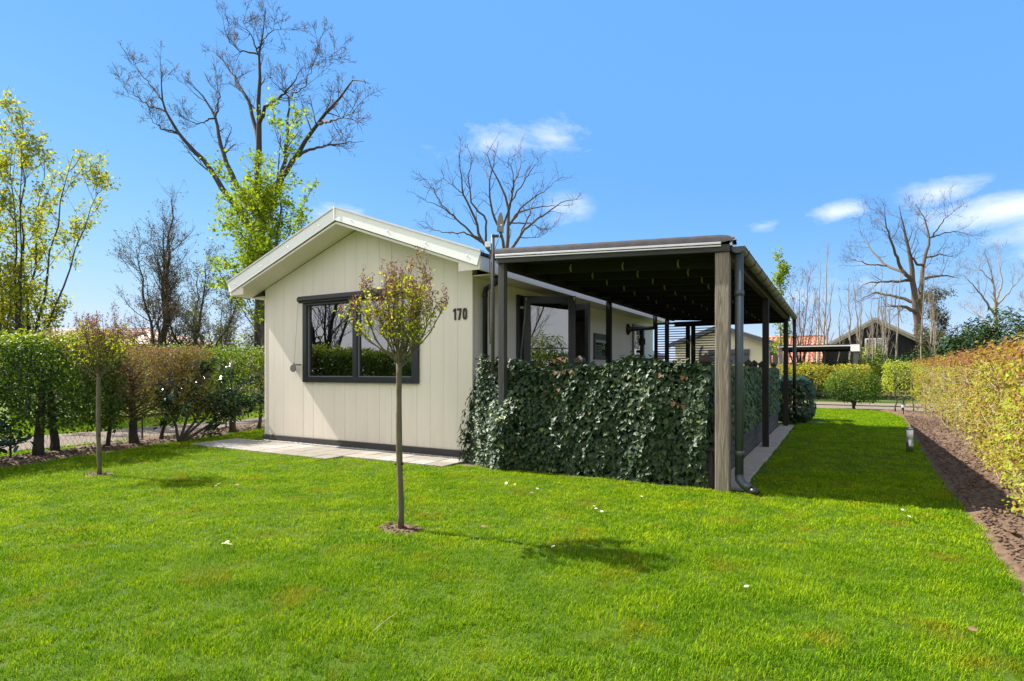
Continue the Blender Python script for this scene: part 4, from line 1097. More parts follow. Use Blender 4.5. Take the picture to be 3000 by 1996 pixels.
laurel((-5.58, -.92), 75, 'dark cherry laurel with cream blossom spikes leaning along the hedge', [(.12, .9, 1.15), (.05, .45, 1.3), (.05, 1.5, 1.2), (.2, 1.2, .6), (0, -.25, .95), (.1, 1.7, .8)], 1000, 17)
laurel((-5.05, -3.75), 76, 'large leaved dark laurel in front of the green hornbeam hedge', [(-.1, -.1, 1.0), (.1, .15, .5), (-.2, -.3, 1.2), (.05, -.4, .8)], 380, 0)

# right boundary
def rightv(P, r):
    c = bumpy(P[:, 0] * 1.2, P[:, 1] * 1.2, P[:, 2] * 1.4, 1.0, 9)
    near = np.clip((1.5 - P[:, 1]) / 6, 0, .25)
    return r.beta(2.2, 1.6, len(P)) - .30 * np.clip(c, 0, 1) - .30 * (P[:, 2] > 1.36) + near * .6 - .06


def RSH(y): return np.interp(y, [-3, -.5, 2, 4.3, 9.4, 13.6], [-.46, -.34, -.10, .08, .34, .22])


def right_hedge():
    rng = np.random.default_rng(81)
    tr = [(6.55 + rng.normal(0, .10), -2.6 + i * .43 + rng.normal(0, .08), rng.uniform(.02, .034), rng.normal(0, .08), rng.normal(0, .2), rng.uniform(1.1, 1.35)) for i in range(38)]
    t = hedge('spring_hedge', 'tall beech hedge sprouting yellow green and copper leaves along the soil bed', 'hedge',
              [(6.12, 7.05, -2.9, 3.5, .06, 1.50, 23000), (6.14, 7.05, 3.5, 13.6, .10, 1.54, 19000)], BEECH, 'oval', (.022, .054), tr, 82, rightv, 520, TWIG, .10, .10, .26, trunk_mat=BARKL, twig_len=(.12, .42), xs=RSH, tuft=5)
    # long bare shoots showing through the face
    m = 900; P0 = np.stack([rng.uniform(6.12, 6.5, m), rng.uniform(-2.8, 12, m), rng.uniform(.05, 1.25, m)], 1); P0[:, 0] += RSH(P0[:, 1])
    d = unit(np.stack([rng.normal(-.12, .2, m), rng.normal(0, .7, m), rng.uniform(.1, 1, m)], 1)); L = rng.uniform(.12, .38, m)[:, None]
    P = np.stack([P0 + d * L * f + rng.normal(0, .006, (m, 3)) for f in (0, .33, .66, 1)], 1)
    V, F = tubes_arrays(P, np.linspace(.0042, .0018, 4)[None].repeat(m, 0), 4); big('shoots', V, F, TWIG, t, stuff=True)


right_hedge()
hedge('young_hedge', 'loose green young hedge plants at the far end of the soil bed', 'hedge',
      [(5.75, 6.75, 13.7, 14.9, .45, 1.5, 2600)], BEECH, 'oval', (.04, .065), [(6.0, 14.1, .018, 0, 0, 1.2), (6.2, 14.4, .018, .05, 0, 1.2), (6.45, 14.2, .016, 0, 0, 1.2)], 83, lambda P, r: .55 + .45 * r.uniform(0, 1, len(P)), 30, TWIG, .1, .12, .35)


def bush(name, label, cat, c, rad, n, mat, kind, size, seed, stems=6, group=None, zmin=.15):
    rng = np.random.default_rng(seed); t = thing(name, label, cat, (c[0], c[1], 0), group)
    d = unit(rng.normal(size=(n, 3))); r = rng.uniform(.25, 1, n)[:, None] ** .4
    P = np.array(c) + d * r * np.array(rad) * (1 + .22 * bumpy(d[:, 0] * 2, d[:, 1] * 2, d[:, 2] * 2, 1.2, seed))[:, None]
    k = P[:, 2] > zmin; P, d = P[k], d[k]; n = len(P)
    leaves('foliage', P, d + rng.normal(0, .5, (n, 3)) + [0, 0, .4], rng.normal(0, .6, (n, 3)) + d, rng.uniform(*size, n), kind, mat, t, np.clip(rng.beta(2, 2, n) + .35 * d[:, 2], 0, 1))
    st = np.array([resample([(c[0] + rng.normal(0, .05), c[1] + rng.normal(0, .05), -.05), (c[0] + rng.normal(0, .1), c[1] + rng.normal(0, .1), .3), c + rng.normal(0, .5, 3) * rad], 6, rng, .02) for i in range(stems)])
    V, F = tubes_arrays(st, np.linspace(.03, .008, 6)[None].repeat(stems, 0), 6); big('stems', V, F, BARKD, t, stuff=True)
    return t


GREENB = leafmat('green_bush_leaves', [(.03, .075, .012), (.07, .14, .016), (.16, .22, .022), (.30, .30, .03)], .7, .4, .12)
bush('hornbeam_bush', 'round dark green bush standing at the end of the back lawn', 'bush', np.array([4.95, 15.25, .80]), np.array([1.0, .75, .62]), 5200, leafmat('dark_bush_leaves', [(.02, .055, .010), (.045, .10, .014), (.09, .15, .018), (.2, .22, .03)], .7, .35, .12), 'oval', (.035, .065), 85, zmin=.2)
hedge('road_hedge', 'yellow green clipped hedge across the gravel road before the neighbouring bungalow', 'hedge',
      [(-2.5, 5.6, 21.2, 22.1, .35, 1.48, 7500)], FARH, 'dia', (.06, .11), [(-1 + i * 1.1, 21.7, .05, .05, 0, 1.0) for i in range(6)], 84, None, 60, BARKD, .1, .12, .5)

# ------------------------------------------------------------------ trees
def traced_tree(name, label, limbs, depth, rbase, mat, seed, scale, lv=((6, .9, 2.2), (5, .4, 1.1), (5, .2, .5)), spread=1.0, up=.25, group=None, budmat=None, wig=.12):
    """bare tree: main limbs follow given paths, each at its own distance; finer branches are grown"""
    rng = np.random.default_rng(seed); fx, fy, s = scale
    px0 = [fx + s * limbs[0][0][0], fy + s * limbs[0][0][1]]
    base = at(px0[0], HOR + FPX * 1.25 / depth, depth); t = thing(name, label, 'tree', (base[0], base[1], 0), group)
    P0, R0 = [], []; K = 18
    for li, path in enumerate(limbs):
        d0, rp, start = depth, rbase, None
        if li:                                   # fork off the nearest point of a limb already grown
            A_ = np.concatenate(P0); rr_ = np.concatenate(R0); rel = A_ - CAM; f_ = -sY * rel[:, 0] + cY * rel[:, 1]; k_ = (cY * rel[:, 0] + sY * rel[:, 1]) / f_ * FPX + 1500; v_ = HOR - rel[:, 2] / f_ * FPX
            j = np.argmin((k_ - fx - s * path[0][0]) ** 2 + (v_ - fy - s * path[0][1]) ** 2); d0, rp, start = f_[j], rr_[j], A_[j]
        off = rng.normal(0, 1) * spread if li else 0
        n = len(path); pts = [at(fx + s * x, fy + s * y, d0 + off * (i / (n - 1)) * 1.6) for i, (x, y) in enumerate(path)]
        if li == 0: pts = [np.array([base[0], base[1], -.1])] + pts
        else: pts[0] = start
        P = resample(pts, K, rng, .028); ln = np.linalg.norm(np.diff(P, axis=0), axis=1).sum()
        r0 = rbase if li == 0 else min(rp * .85, max(.03, rbase * .075 * ln)); P0.append(P); R0.append(np.maximum(r0 * np.linspace(1, .0, K) ** .85, .014 if depth > 40 else .009))
    P0 = np.array(P0); R0 = np.array(R0)
    V, F = tubes_arrays(P0[:1], R0[:1], 12); big('trunk', V, F, mat, t, smooth=True)
    if len(P0) > 1:
        for i in range(1, len(P0)):
            V, F = tubes_arrays(P0[i:i + 1], R0[i:i + 1], 7); big('limb', V, F, mat, t, smooth=True)
    P, R = P0, R0; allp = []
    for j, (n, a, b) in enumerate(lv):
        P, R = spawn(rng, P, R, n, (.22 if j else .35, 1), (28, 65), (a, b), 6 if j == 0 else 4, wig, up, .42, .35, .011 if j == 0 else .0065, .035)
        V, F = tubes_arrays(P, R, 4 if j == 0 else 3); big('branches', V, F, mat, t, stuff=True); allp.append(P)
    if budmat is not None:
        m, k, sz, shape = budmat[1], allp[-1][:, 1:].reshape(-1, 3), budmat[2], budmat[3]
        Q = k[rng.integers(0, len(k), m)] + rng.normal(0, .03, (m, 3))
        leaves('buds', Q, rng.normal(0, 1, (m, 3)), rng.normal(0, 1, (m, 3)), rng.uniform(*sz, m), shape, budmat[0], t, rng.uniform(0, 1, m))
    return t


OAK = [[(1195, 1560), (1195, 1200), (1185, 900), (1185, 600), (1185, 400), (1195, 250), (1210, 130), (1220, 40)],
       [(1190, 1110), (1040, 890), (935, 740), (825, 620), (770, 530), (740, 450), (735, 290)],
       [(825, 622), (740, 592), (670, 525)], [(770, 535), (690, 490), (610, 430), (565, 405)], [(742, 452), (650, 340), (600, 262)],
       [(1190, 1010), (1090, 860), (1030, 730), (1000, 600), (985, 520), (920, 430), (850, 350)], [(985, 540), (910, 572), (840, 540)], [(990, 520), (1010, 440), (985, 360)],
       [(1185, 640), (1150, 480), (1100, 400), (1050, 310), (975, 220)], [(1185, 300), (1110, 240), (1050, 190), (1030, 125)], [(1195, 250), (1150, 160), (1115, 100)],
       [(1205, 1050), (1240, 980), (1290, 850), (1310, 700), (1325, 560), (1330, 460), (1260, 380), (1220, 330)], [(1330, 470), (1400, 400), (1440, 300), (1475, 170)],
       [(1190, 560), (1220, 490), (1290, 450), (1340, 390), (1400, 300)],
       [(1190, 1000), (1240, 880), (1330, 760), (1400, 650), (1480, 540), (1560, 450), (1620, 370), (1700, 385)],
       [(1330, 760), (1420, 685), (1520, 665), (1670, 650)], [(1460, 570), (1540, 550), (1640, 510)], [(1200, 220), (1250, 140), (1340, 130)], [(1440, 300), (1500, 270), (1550, 240)]]
OBUD = leafmat('oak_buds', [(.10, .06, .03), (.16, .10, .04)], .7, .3)
traced_tree('oak_tree', 'tall bare oak with spreading crooked limbs behind the bungalow', OAK, 24, .29, BARKD, 91, (0, 0, .6376), ((8, .6, 1.7), (5, .3, .85), (3, .15, .42)), 1.6, .22, budmat=(OBUD, 5000, (.03, .06), 'dia'))
MIDT = [[(1120, 1500), (1140, 1150), (1150, 900), (1050, 650), (1000, 560), (960, 450), (1030, 330)], [(1090, 1500), (1100, 1180), (990, 900), (985, 700), (1010, 560), (1060, 330)],
        [(940, 1450), (920, 1200), (860, 1000), (760, 800), (740, 640), (720, 480), (740, 370)], [(920, 1300), (850, 1150), (680, 980), (560, 900), (350, 810)], [(700, 990), (560, 870), (480, 720), (390, 640)],
        [(760, 800), (640, 700), (560, 650)], [(1150, 900), (1200, 700), (1250, 560), (1260, 380)], [(1160, 870), (1280, 690), (1360, 560), (1450, 440)], [(1170, 1060), (1300, 870), (1450, 770), (1600, 650)],
        [(1150, 1080), (1230, 950), (1400, 900), (1700, 890)], [(1210, 1290), (1270, 1120), (1400, 1010), (1520, 920), (1640, 850), (1790, 830)], [(1230, 1220), (1330, 960), (1350, 870), (1420, 800)],
        [(1160, 1060), (1320, 1040), (1440, 1100), (1560, 1080)], [(1240, 1180), (1400, 1165), (1490, 1110)], [(900, 1180), (760, 1120), (600, 1130), (400, 1070)], [(960, 1290), (950, 1000), (830, 870), (800, 640), (830, 520), (790, 360)],
        [(1100, 1100), (1180, 820), (1190, 620), (1150, 480)], [(985, 700), (920, 560), (870, 480)]]
traced_tree('bare_tree', 'bare many limbed tree standing behind the bungalow ridge', MIDT, 32, .22, BARK, 92, (1100, 300, .3394), ((9, .6, 1.9), (5, .3, .9)), 1.6, .20, wig=.24)
RT = [[(970, 1010), (950, 800), (930, 640), (910, 470), (870, 300), (850, 200)], [(985, 900), (975, 700), (990, 560), (1000, 490), (1030, 400), (1000, 280), (950, 200)],
      [(925, 640), (860, 570), (830, 480), (780, 330), (760, 190)], [(880, 590), (780, 550), (700, 470), (660, 410), (580, 410)], [(1000, 560), (950, 540), (910, 470), (900, 380)],
      [(1010, 400), (1100, 360), (1200, 350), (1280, 380)], [(1030, 380), (1120, 270), (1210, 200)], [(1000, 510), (1090, 480), (1180, 500)], [(930, 640), (800, 640), (680, 640), (600, 690)],
      [(940, 760), (820, 720), (700, 700), (600, 760)], [(780, 560), (680, 540), (560, 500)], [(945, 800), (880, 780), (740, 780)], [(990, 640), (1100, 600), (1200, 620)], [(910, 470), (960, 330), (960, 230)], [(780, 330), (700, 260), (640, 250)]]
traced_tree('bare_tree', 'large spreading bare tree beyond the dark barn', RT, 46, .42, BARK, 93, (2200, 500, .5102), ((8, 1.2, 3.2), (5, .6, 1.5), (3, .3, .7)), 3, .15)
RT2 = [[(1400, 1010), (1405, 800), (1390, 640), (1370, 540), (1340, 470)], [(1405, 780), (1440, 640), (1420, 520), (1440, 450)], [(1400, 830), (1340, 740), (1260, 640), (1220, 600)], [(1405, 800), (1480, 700), (1560, 600), (1590, 540)], [(1390, 900), (1300, 820), (1240, 760)], [(1410, 880), (1500, 830), (1600, 760)], [(1380, 640), (1310, 560), (1290, 500)]]
traced_tree('bare_tree', 'bare tree with tan budding twigs rising above the dark yews', RT2, 50, .24, BARKL, 94, (2200, 500, .5102), ((9, 1.0, 2.6), (5, .5, 1.3), (3, .25, .6)), 2, .2)


def leafy_tree(name, label, base, H, stems, spread, mat, bark, n, size, kind, seed, lv2=(9, .8, 2.2), lv3=(6, .3, .9), up=.3, r=.1, start=.12, group=None, cone=0.0, zfrom=0):
    rng = np.random.default_rng(seed); b = np.array([base[0], base[1], 0.]); t = thing(name, label, 'tree', b, group); P1 = []
    for i in range(stems):
        a = i * 2.4 + rng.normal(0, .3); q = spread * (.15 + .85 * (i + 1) / stems) if stems > 1 else 0; h = H * (1 - .25 * (i / max(1, stems - 1)) * rng.uniform(.6, 1.2)) if stems > 1 else H
        o = np.array([math.cos(a), math.sin(a), 0])
        P1.append(resample([b + o * .15 * min(i, 1) + (0, 0, -.1), b + o * q * .25 + (0, 0, h * .3), b + o * q * .6 + (0, 0, h * .62), b + o * q + (0, 0, h)], 12, rng, .04))
    P1 = np.array(P1); R1 = (r * np.linspace(1, .12, 12))[None] * np.linspace(1, .7, stems)[:, None]
    for i in range(stems): V, F = tubes_arrays(P1[i:i + 1], R1[i:i + 1], 9); big('trunk', V, F, bark, t, smooth=True)
    P2, R2 = spawn(rng, P1, R1, lv2[0], (start, 1), (25, 60), (lv2[1], lv2[2]), 6, .1, up, .4, .3, .008, .05)
    P3, R3 = spawn(rng, P2, R2, lv3[0], (.2, 1), (25, 60), (lv3[1], lv3[2]), 4, .12, up * .8, .5, .4, .005, .02)
    for P, R, s in ((P2, R2, 4), (P3, R3, 3)): V, F = tubes_arrays(P, R, s); big('branches', V, F, bark, t, stuff=True)
    A = np.concatenate([P3[:, 1:].reshape(-1, 3), P2[:, 3:].reshape(-1, 3)]); A = A[A[:, 2] > zfrom]
    # leaves come in small tufts at twig nodes
    tuft = 5; c = A[rng.integers(0, len(A), n // tuft)]; P = np.repeat(c, tuft, 0) + rng.normal(0, size[1] * .8, (n // tuft * tuft, 3)); m = len(P)
    leaves('crown', P, rng.normal(0, .6, (m, 3)) + [0, 0, .5], rng.normal(0, .8, (m, 3)) + [0, 0, -.2], rng.uniform(*size, m), kind, mat, t, np.clip(rng.beta(2, 2, m) + .1 * rng.normal(size=m), 0, 1))
    return t


MAPLE = leafmat('young_maple_leaves', [(.18, .20, .025), (.27, .29, .035), (.36, .35, .045), (.42, .38, .07)], .65, .5, .08)
MAPLE2 = leafmat('norway_maple_leaves', [(.11, .17, .012), (.17, .24, .015), (.24, .30, .02), (.32, .34, .03)], .65, .5, .08)
CATK = leafmat('alder_catkins', [(.07, .045, .03), (.11, .075, .04), (.13, .11, .04)], .8, .2)
def gp(px, d): q = at(px, 1200, d); return (q[0], q[1])
leafy_tree('field_maple', 'many stemmed maple with young yellow green leaves behind the hornbeam hedge', gp(60, 16), 7.9, 11, 2.6, MAPLE, BARKD, 16000, (.05, .10), 'maple', 101, (14, .8, 2.2), (7, .3, .8), .26, .055, .12)
leafy_tree('norway_maple', 'slender maple in bright fresh green leaf in front of the bare oak', gp(795, 19), 9.2, 3, .9, MAPLE2, BARK, 10000, (.06, .125), 'maple', 102, (17, 1.5, 3.8), (7, .5, 1.3), .12, .09, .22)
leafy_tree('alder_tree', 'dark twiggy alder with old cones behind the brown hedge', gp(475, 21), 7.6, 3, .9, CATK, BARKD, 9000, (.03, .06), 'dia', 103, (26, 1.2, 2.6), (11, .4, 1.1), .25, .12, .12)
leafy_tree('alder_tree', 'lower dark alder thicket standing beside the twiggy alder', gp(560, 22), 5.4, 5, 2.2, CATK, BARKD, 15000, (.035, .07), 'dia', 104, (20, .9, 2.4), (10, .35, 1.0), .15, .09, .05)
leafy_tree('thorn_shrub', 'grey green twiggy shrub thicket between the alder and the oak trunk', gp(650, 24), 4.4, 6, 2.6, leafmat('grey_green_buds', [(.06, .07, .025), (.10, .11, .03), (.14, .15, .04)], .7, .3), BARKD, 13000, (.04, .08), 'dia', 105, (18, .8, 1.9), (9, .3, .9), .2, .07, .05)
leafy_tree('birch_tree', 'small tree with fresh green leaves rising above the terrace gutter', gp(2285, 26), 6.2, 1, 0, MAPLE2, BARKL, 1500, (.07, .13), 'oval', 106, (16, .4, 1.0), (4, .2, .5), .35, .05, .3)
leafy_tree('hazel_tree', 'reddish twiggy bare shrub tree beyond the terrace end', gp(2345, 32), 6.6, 5, 1.4, CATK, surf('reddish_twigs', (.16, .10, .07), .9, .3), 1200, (.04, .07), 'dia', 107, (16, .8, 2.0), (7, .3, .9), .4, .07, .15)
leafy_tree('pine_tree', 'brown green conifer crown behind the pale saplings', gp(2735, 40), 6.5, 1, 0, leafmat('pine_needles', [(.06, .05, .02), (.08, .08, .025), (.11, .10, .035)], .7, .15), BARKD, 5000, (.10, .22), 'long', 108, (34, .9, 1.9), (5, .3, .7), .0, .14, .25)


def saplings():
    rng = np.random.default_rng(111)
    for i in range(26):
        px = rng.uniform(2390, 2760) if i > 6 else rng.uniform(2500, 2600); d = rng.uniform(29, 37); q = gp(px, d); H = rng.uniform(4.2, 7.6)
        t = thing('sapling', 'thin pale bare sapling in the row before the dark barn', 'sapling', (*q, 0), 'pale saplings before the barn')
        lean = rng.normal(0, .35, 2)
        P = resample([(q[0], q[1], -.1), (q[0] + lean[0] * .3 + rng.normal(0, .08), q[1], H * .35), (q[0] + lean[0], q[1] + lean[1], H)], 10, rng, .03)[None]; r = rng.uniform(.05, .085)
        R = (r * np.linspace(1, .15, 10))[None]
        V, F = tubes_arrays(P, R, 7); big('trunk', V, F, BARKL, t, smooth=True)
        P2, R2 = spawn(rng, P, R, 13, (.3, 1), (18, 45), (.5, 1.5), 5, .08, .35, .4, .3, .006)
        P3, R3 = spawn(rng, P2, R2, 4, (.3, 1), (20, 45), (.2, .6), 3, .1, .3, .6, .4, .005)
        V1, F1 = tubes_arrays(P2, R2, 4); V2, F2 = tubes_arrays(P3, R3, 3)
        big('branches', np.concatenate([V1, V2]), np.concatenate([F1, F2 + len(V1)]), BARKL, t, stuff=True)


saplings()
YEW = leafmat('yew_needles', [(.016, .036, .014), (.026, .055, .018), (.045, .08, .024)], .75, .1, .12)
for i, (px, d, h, w, lab) in enumerate(((2790, 30, 2.8, 1.2, 'low dark yew beside the pale saplings'), (2860, 31, 3.6, 1.5, 'dark green yew behind the spring hedge'), (2960, 30, 3.9, 1.8, 'broad dark yew with ragged top behind the spring hedge'), (3080, 31, 3.9, 1.8, 'tall dark yew past the end of the yew row'))):
    q = gp(px, d); bush('yew_bush', lab, 'yew', np.array([q[0], q[1], h * .55]), np.array([w, w, h * .62]), 5200, YEW, 'long', (.12, .26), 120 + i, 5, 'dark yews beyond the hedge')
for i, (px, d, h, w, lab, mt) in enumerate(((2420, 31, 1.9, 1.6, 'low evergreen shrub under the red roof', YEW), (2520, 28, 1.9, 1.7, 'dark green low shrub before the barn', GREENB), (2600, 29, 2.0, 1.6, 'dark shrub at the foot of the pale saplings', YEW),
                                            (2560, 33, 3.0, .8, 'feathery green young conifer against the barn wall', GREENB), (2350, 27, 1.7, 1.2, 'small rounded shrub behind the yellow green road hedge', GREENB), (2690, 33, 2.6, 1.6, 'dark evergreen at the barn corner', YEW))):
    q = gp(px, d); bush('shrub', lab, 'shrub', np.array([q[0], q[1], h * .45]), np.array([w, w, h * .55]), 2200, mt, 'oval', (.08, .16), 130 + i, 4)
# shrubs past the left drive
for i, (px, d, h, w, lab) in enumerate(((250, 24, 3.0, 2.0, 'green shrub behind the tiled roof building'), (420, 23, 2.4, 1.8, 'bright green shrub beside the tiled roof building'), (560, 27, 3.2, 3.0, 'olive green thicket behind the alders'), (700, 28, 3.4, 2.4, 'pale green shrub beside the oak trunk'), (100, 26, 2.5, 2.5, 'green shrub below the maple stems'))):
    q = gp(px, d); bush('shrub', lab, 'shrub', np.array([q[0], q[1], h * .45]), np.array([w, w, h * .55]), 2600, GREENB, 'oval', (.08, .16), 140 + i, 4)
# far wood that closes the horizon all round
def far_wood():
    rng = np.random.default_rng(150); n = 26000; a = rng.uniform(0, 6.283, n); r = rng.uniform(95, 130, n)
    h = 3.2 + 2.0 * np.sin(a * 7) + 1.2 * np.sin(a * 23 + 1) + .8 * np.sin(a * 61)
    P = np.stack([r * np.cos(a), r * np.sin(a), rng.uniform(0, 1, n) ** .7 * h + .2], 1)
    tag(leaves('far_wood', P, rng.normal(0, 1, (n, 3)), rng.normal(0, 1, (n, 3)), rng.uniform(.7, 1.6, n), 'oval', leafmat('far_wood_leaves', [(.05, .045, .03), (.08, .075, .035), (.10, .11, .035)], .8, .2), None, rng.uniform(0, 1, n)), 'low brown green wood along the horizon', 'wood')


far_wood()

# ------------------------------------------------------------------ neighbouring buildings
def pantile_roof(parent, p0, ux, up, w, l, nx, ny, mat, stuffed=False):
    """rows of curved pantiles; each tile an object sharing one mesh"""
    ux = np.array(ux, float); ux /= np.linalg.norm(ux); up = np.array(up, float); up /= np.linalg.norm(up); nn = np.cross(ux, up)
    tw, th = w / nx, l / ny; V = []; k = 7
    for j, v in enumerate((0, 1)):
        for i in range(k):
            s = i / (k - 1); z = .05 * math.sin(s * 2 * math.pi) * (tw / .3)
            V.append((s * tw * 1.0, v * th * 1.12, z + (0.035 if v == 0 else 0)))
    V += [(x, y, z - .03) for (x, y, z) in V[:k]]
    Fc = [(i, i + 1, k + i + 1, k + i) for i in range(k - 1)] + [(2 * k + i, 2 * k + i + 1, i + 1, i) for i in range(k - 1)]
    me = bpy.data.meshes.new('roof_tile'); me.from_pydata(V, [], Fc); me.update(); me.materials.append(mat)
    me.polygons.foreach_set('use_smooth', [True] * len(me.polygons)); base = np.array(wloc(parent)); rng = np.random.default_rng(5)
    for a in range(ny):
        for b in range(nx):
            o = bpy.data.objects.new('roof_tile', me); COL.objects.link(o); o.parent = parent
            q = np.array(p0) + ux * tw * b + up * th * a + nn * rng.uniform(0, .01) - base
            o.matrix_local = Matrix(((ux[0], up[0], nn[0], q[0]), (ux[1], up[1], nn[1], q[1]), (ux[2], up[2], nn[2], q[2]), (0, 0, 0, 1)))


NWALL = surf('neighbour_cream', (.66, .60, .48), .6, .05, 3); NTRIM = surf('neighbour_trim', (.06, .065, .08), .5, .1)
def neighbour():
    X1, Y0 = 1.55, 24.0; W = 4.6; X0 = X1 - W; xm = (X0 + X1) / 2
    t = thing('neighbour_bungalow', 'cream bungalow with slate grey roof edge and closed roller shutter across the road', 'bungalow', (xm, Y0 + 4, 0))
    def zr(x): return 3.62 - abs(x - xm) * .36
    MB().prism([(X0, 0), (X1, 0), (X1, 2.55), (X1, zr(X1) - .22), (xm, zr(xm) - .22), (X0, zr(X0) - .22)], Y0, Y0 + 8).build('wall', NWALL, t)
    for s in (-1, 1):
        xe = xm + s * (W / 2 + .4)
        p = [(xm, zr(xm)), (xe, zr(xe)), (xe, zr(xe) - .22), (xm, zr(xm) - .22)]
        MB().prism(p if s > 0 else p[::-1], Y0 - .45, Y0 - .42).build('barge_board', NTRIM, t)
        p = [(xm, zr(xm) + .03), (xe, zr(xe) + .03), (xe, zr(xe) - .05), (xm, zr(xm) - .05)]
        MB().prism(p if s > 0 else p[::-1], Y0 - .415, Y0 + 8.2).build('roof', surf('pale_roof_sheet', (.35, .35, .36), .6), t)
    sh = MB().box(-1.35, .65, Y0 - .14, Y0 - .004, 2.12, 2.36).build('shutter_box', NTRIM, t, .02)
    SH = surf('shutter_blue_grey', (.07, .085, .12), .5, .08)
    for i in range(22): MB().box(-1.30, .60, Y0 - .06, Y0 - .01, 2.115 - (i + 1) * .055, 2.11 - i * .055).build('shutter_slat', SH, sh)
    for xx in (-1.345, .61): MB().box(xx - .03, xx + .03, Y0 - .075, Y0 - .062, .9, 2.115).build('shutter_rail', NTRIM, sh)
    MB().tube([(-1.75, Y0 - .1, 1.0), (-1.75, Y0 - .1, 2.3), (-1.62, Y0 - .1, 2.55)], .06, 10).build('downpipe', NTRIM, t, smooth=True)
    # side door and terrace roof
    MB().box(X1 - .004, X1 + .03, Y0 + .6, Y0 + 1.5, .1, 2.2).build('door', ANTH, t); MB().box(X1 + .032, X1 + .036, Y0 + .72, Y0 + 1.38, .4, 2.05).build('pane', GLASS, t)
    p = thing('neighbour_terrace_roof', 'grey terrace roof with white edge on posts beside the neighbouring bungalow', 'pergola', (3.8, Y0 + 2, 0))
    PG = surf('grey_post_paint', (.12, .12, .13), .6)
    MB().box(2.0, 5.35, Y0 - .5, Y0 + 5, 2.43, 2.50).build('roof', FELT, p); MB().box(1.95, 4.98, Y0 - .54, Y0 - .505, 2.40, 2.45).build('edge_trim', surf('white_edge', (.75, .75, .75), .4), p)
    MB().box(4.985, 5.34, Y0 - .56, Y0 - .50, 2.16, 2.47).build('corner_plate', WHITE, p)
    for i in range(7): MB().box(2.0, 5.3, Y0 - .4 + i * .7, Y0 - .34 + i * .7, 2.28, 2.42).build('joist', BLACKX, p)
    for (x, y) in ((5.10, Y0 - .45), (1.98, Y0 - .45), (5.15, Y0 + 2), (5.15, Y0 + 4.4)): MB().box(x, x + .17, y, y + .15, 0, 2.42).build('post', PG, p)
    # parts of a second bungalow seen through the louvres
    q = thing('far_bungalow', 'far bungalow with slate grey roof edge seen through the louvre screen', 'bungalow', (-9, 34, 0))
    MB().prism([(-12, 0), (-7.4, 0), (-7.4, 2.3), (-9.7, 3.1), (-12, 2.3)], 32, 38).build('wall', NWALL, q)
    for s in (-1, 1): 
        pp = [(-9.7, 3.4), (-9.7 + s * 2.7, 2.45), (-9.7 + s * 2.7, 2.2), (-9.7, 3.12)]
        MB().prism(pp if s > 0 else pp[::-1], 31.6, 38.2).build('roof', NTRIM, q)


neighbour()


def barn():
    D = 44.0; pk = at(2565, 930, D); zp = pk[2]
    t = thing('barn', 'dark timber barn with pale grey barge boards and red tiled wing', 'barn', (pk[0], pk[1] + 5, 0))
    x, y = pk[0], pk[1]; hw = 6.0; sl = .60
    BW = surf('black_barn_boards', (.007, .007, .009), .8, .2, 5, (6, 6, 1))
    MB().prism([(x - hw, -.2), (x + hw, -.2), (x + hw, zp - hw * sl), (x, zp - .15), (x - hw, zp - hw * sl)], y + .3, y + 12).build('wall', BW, t)
    for i in range(30):
        a = x - hw + i * .4; zz = zp - .2 - abs(a + .2 - x) * sl
        if zz > 0.3: MB().box(a + .01, a + .39, y + .26, y + .298, 0, zz).build('board', BW, t)
    GB = surf('grey_barge_wood', (.34, .31, .26), .8, .2, 6)
    for s in (-1, 1):
        for k, (o, th) in enumerate(((0, .2), (.21, .18))):
            p = [(x, zp - o), (x + s * (hw + .5), zp - o - (hw + .5) * sl), (x + s * (hw + .5), zp - o - th - (hw + .5) * sl), (x, zp - o - th)]
            MB().prism(p if s > 0 else p[::-1], y - .1 + k * .05, y - .04 + k * .05).build('barge_board', GB, t)
    RED = surf('red_pantiles', (.42, .15, .09), .75, .35, 3, col2=(.5, .22, .14))
    for s in (-1, 1):
        p = [(x, zp + .02), (x + s * (hw + .5), zp + .02 - (hw + .5) * sl), (x + s * (hw + .5), zp - .1 - (hw + .5) * sl), (x, zp - .1)]
        MB().prism(p if s > 0 else p[::-1], y, y + 12.3).build('roof', RED, t)
    w = MB().box(x - .75, x + .75, y + .2, y + .255, zp - 2.9, zp - 2.75).box(x - .7, x - .6, y + .2, y + .255, zp - 2.75, zp - 1.6).box(x + .6, x + .7, y + .2, y + .255, zp - 2.75, zp - 1.6).box(x - .6, x + .6, y + .2, y + .255, zp - 1.7, zp - 1.6).box(x - .04, x + .04, y + .2, y + .255, zp - 2.75, zp - 1.7).build('window', WHITE, t)
    MB().box(x - .6, x + .6, y + .235, y + .25, zp - 2.75, zp - 1.7).build('pane', GLASS, w)
    # tiled wing towards the neighbour bungalow
    zt = 4.15; xl, xr = x - 11.6, x - 3.6; ze = 1.9; dep = 4.2
    wr = MB().prism([(y - 2.0, ze - .06), (y - 2.0 + dep, zt - .06), (y - 2.0 + 2 * dep, ze - .06), (y - 2.0 + 2 * dep, ze - .2), (y - 2.0, ze - .2)], xl, xr, 'x').build('wing_roof', RED, t)
    MB().box(xl + .4, xr - .4, y - 1.4, y + 5.8, -.2, ze - .21).build('wing_wall', surf('wing_wall_boards', (.05, .04, .035), .8, .2), t)
    pantile_roof(wr, (xl, y - 2.05, ze), (1, 0, 0), (0, dep, zt - ze), xr - xl, math.hypot(dep, zt - ze), 22, 9, RED)
    MB().tube([(xl, y - 2.0 + dep, zt + .03), (xr, y - 2.0 + dep, zt + .03)], .13, 10).build('ridge', RED, wr, smooth=True)


barn()


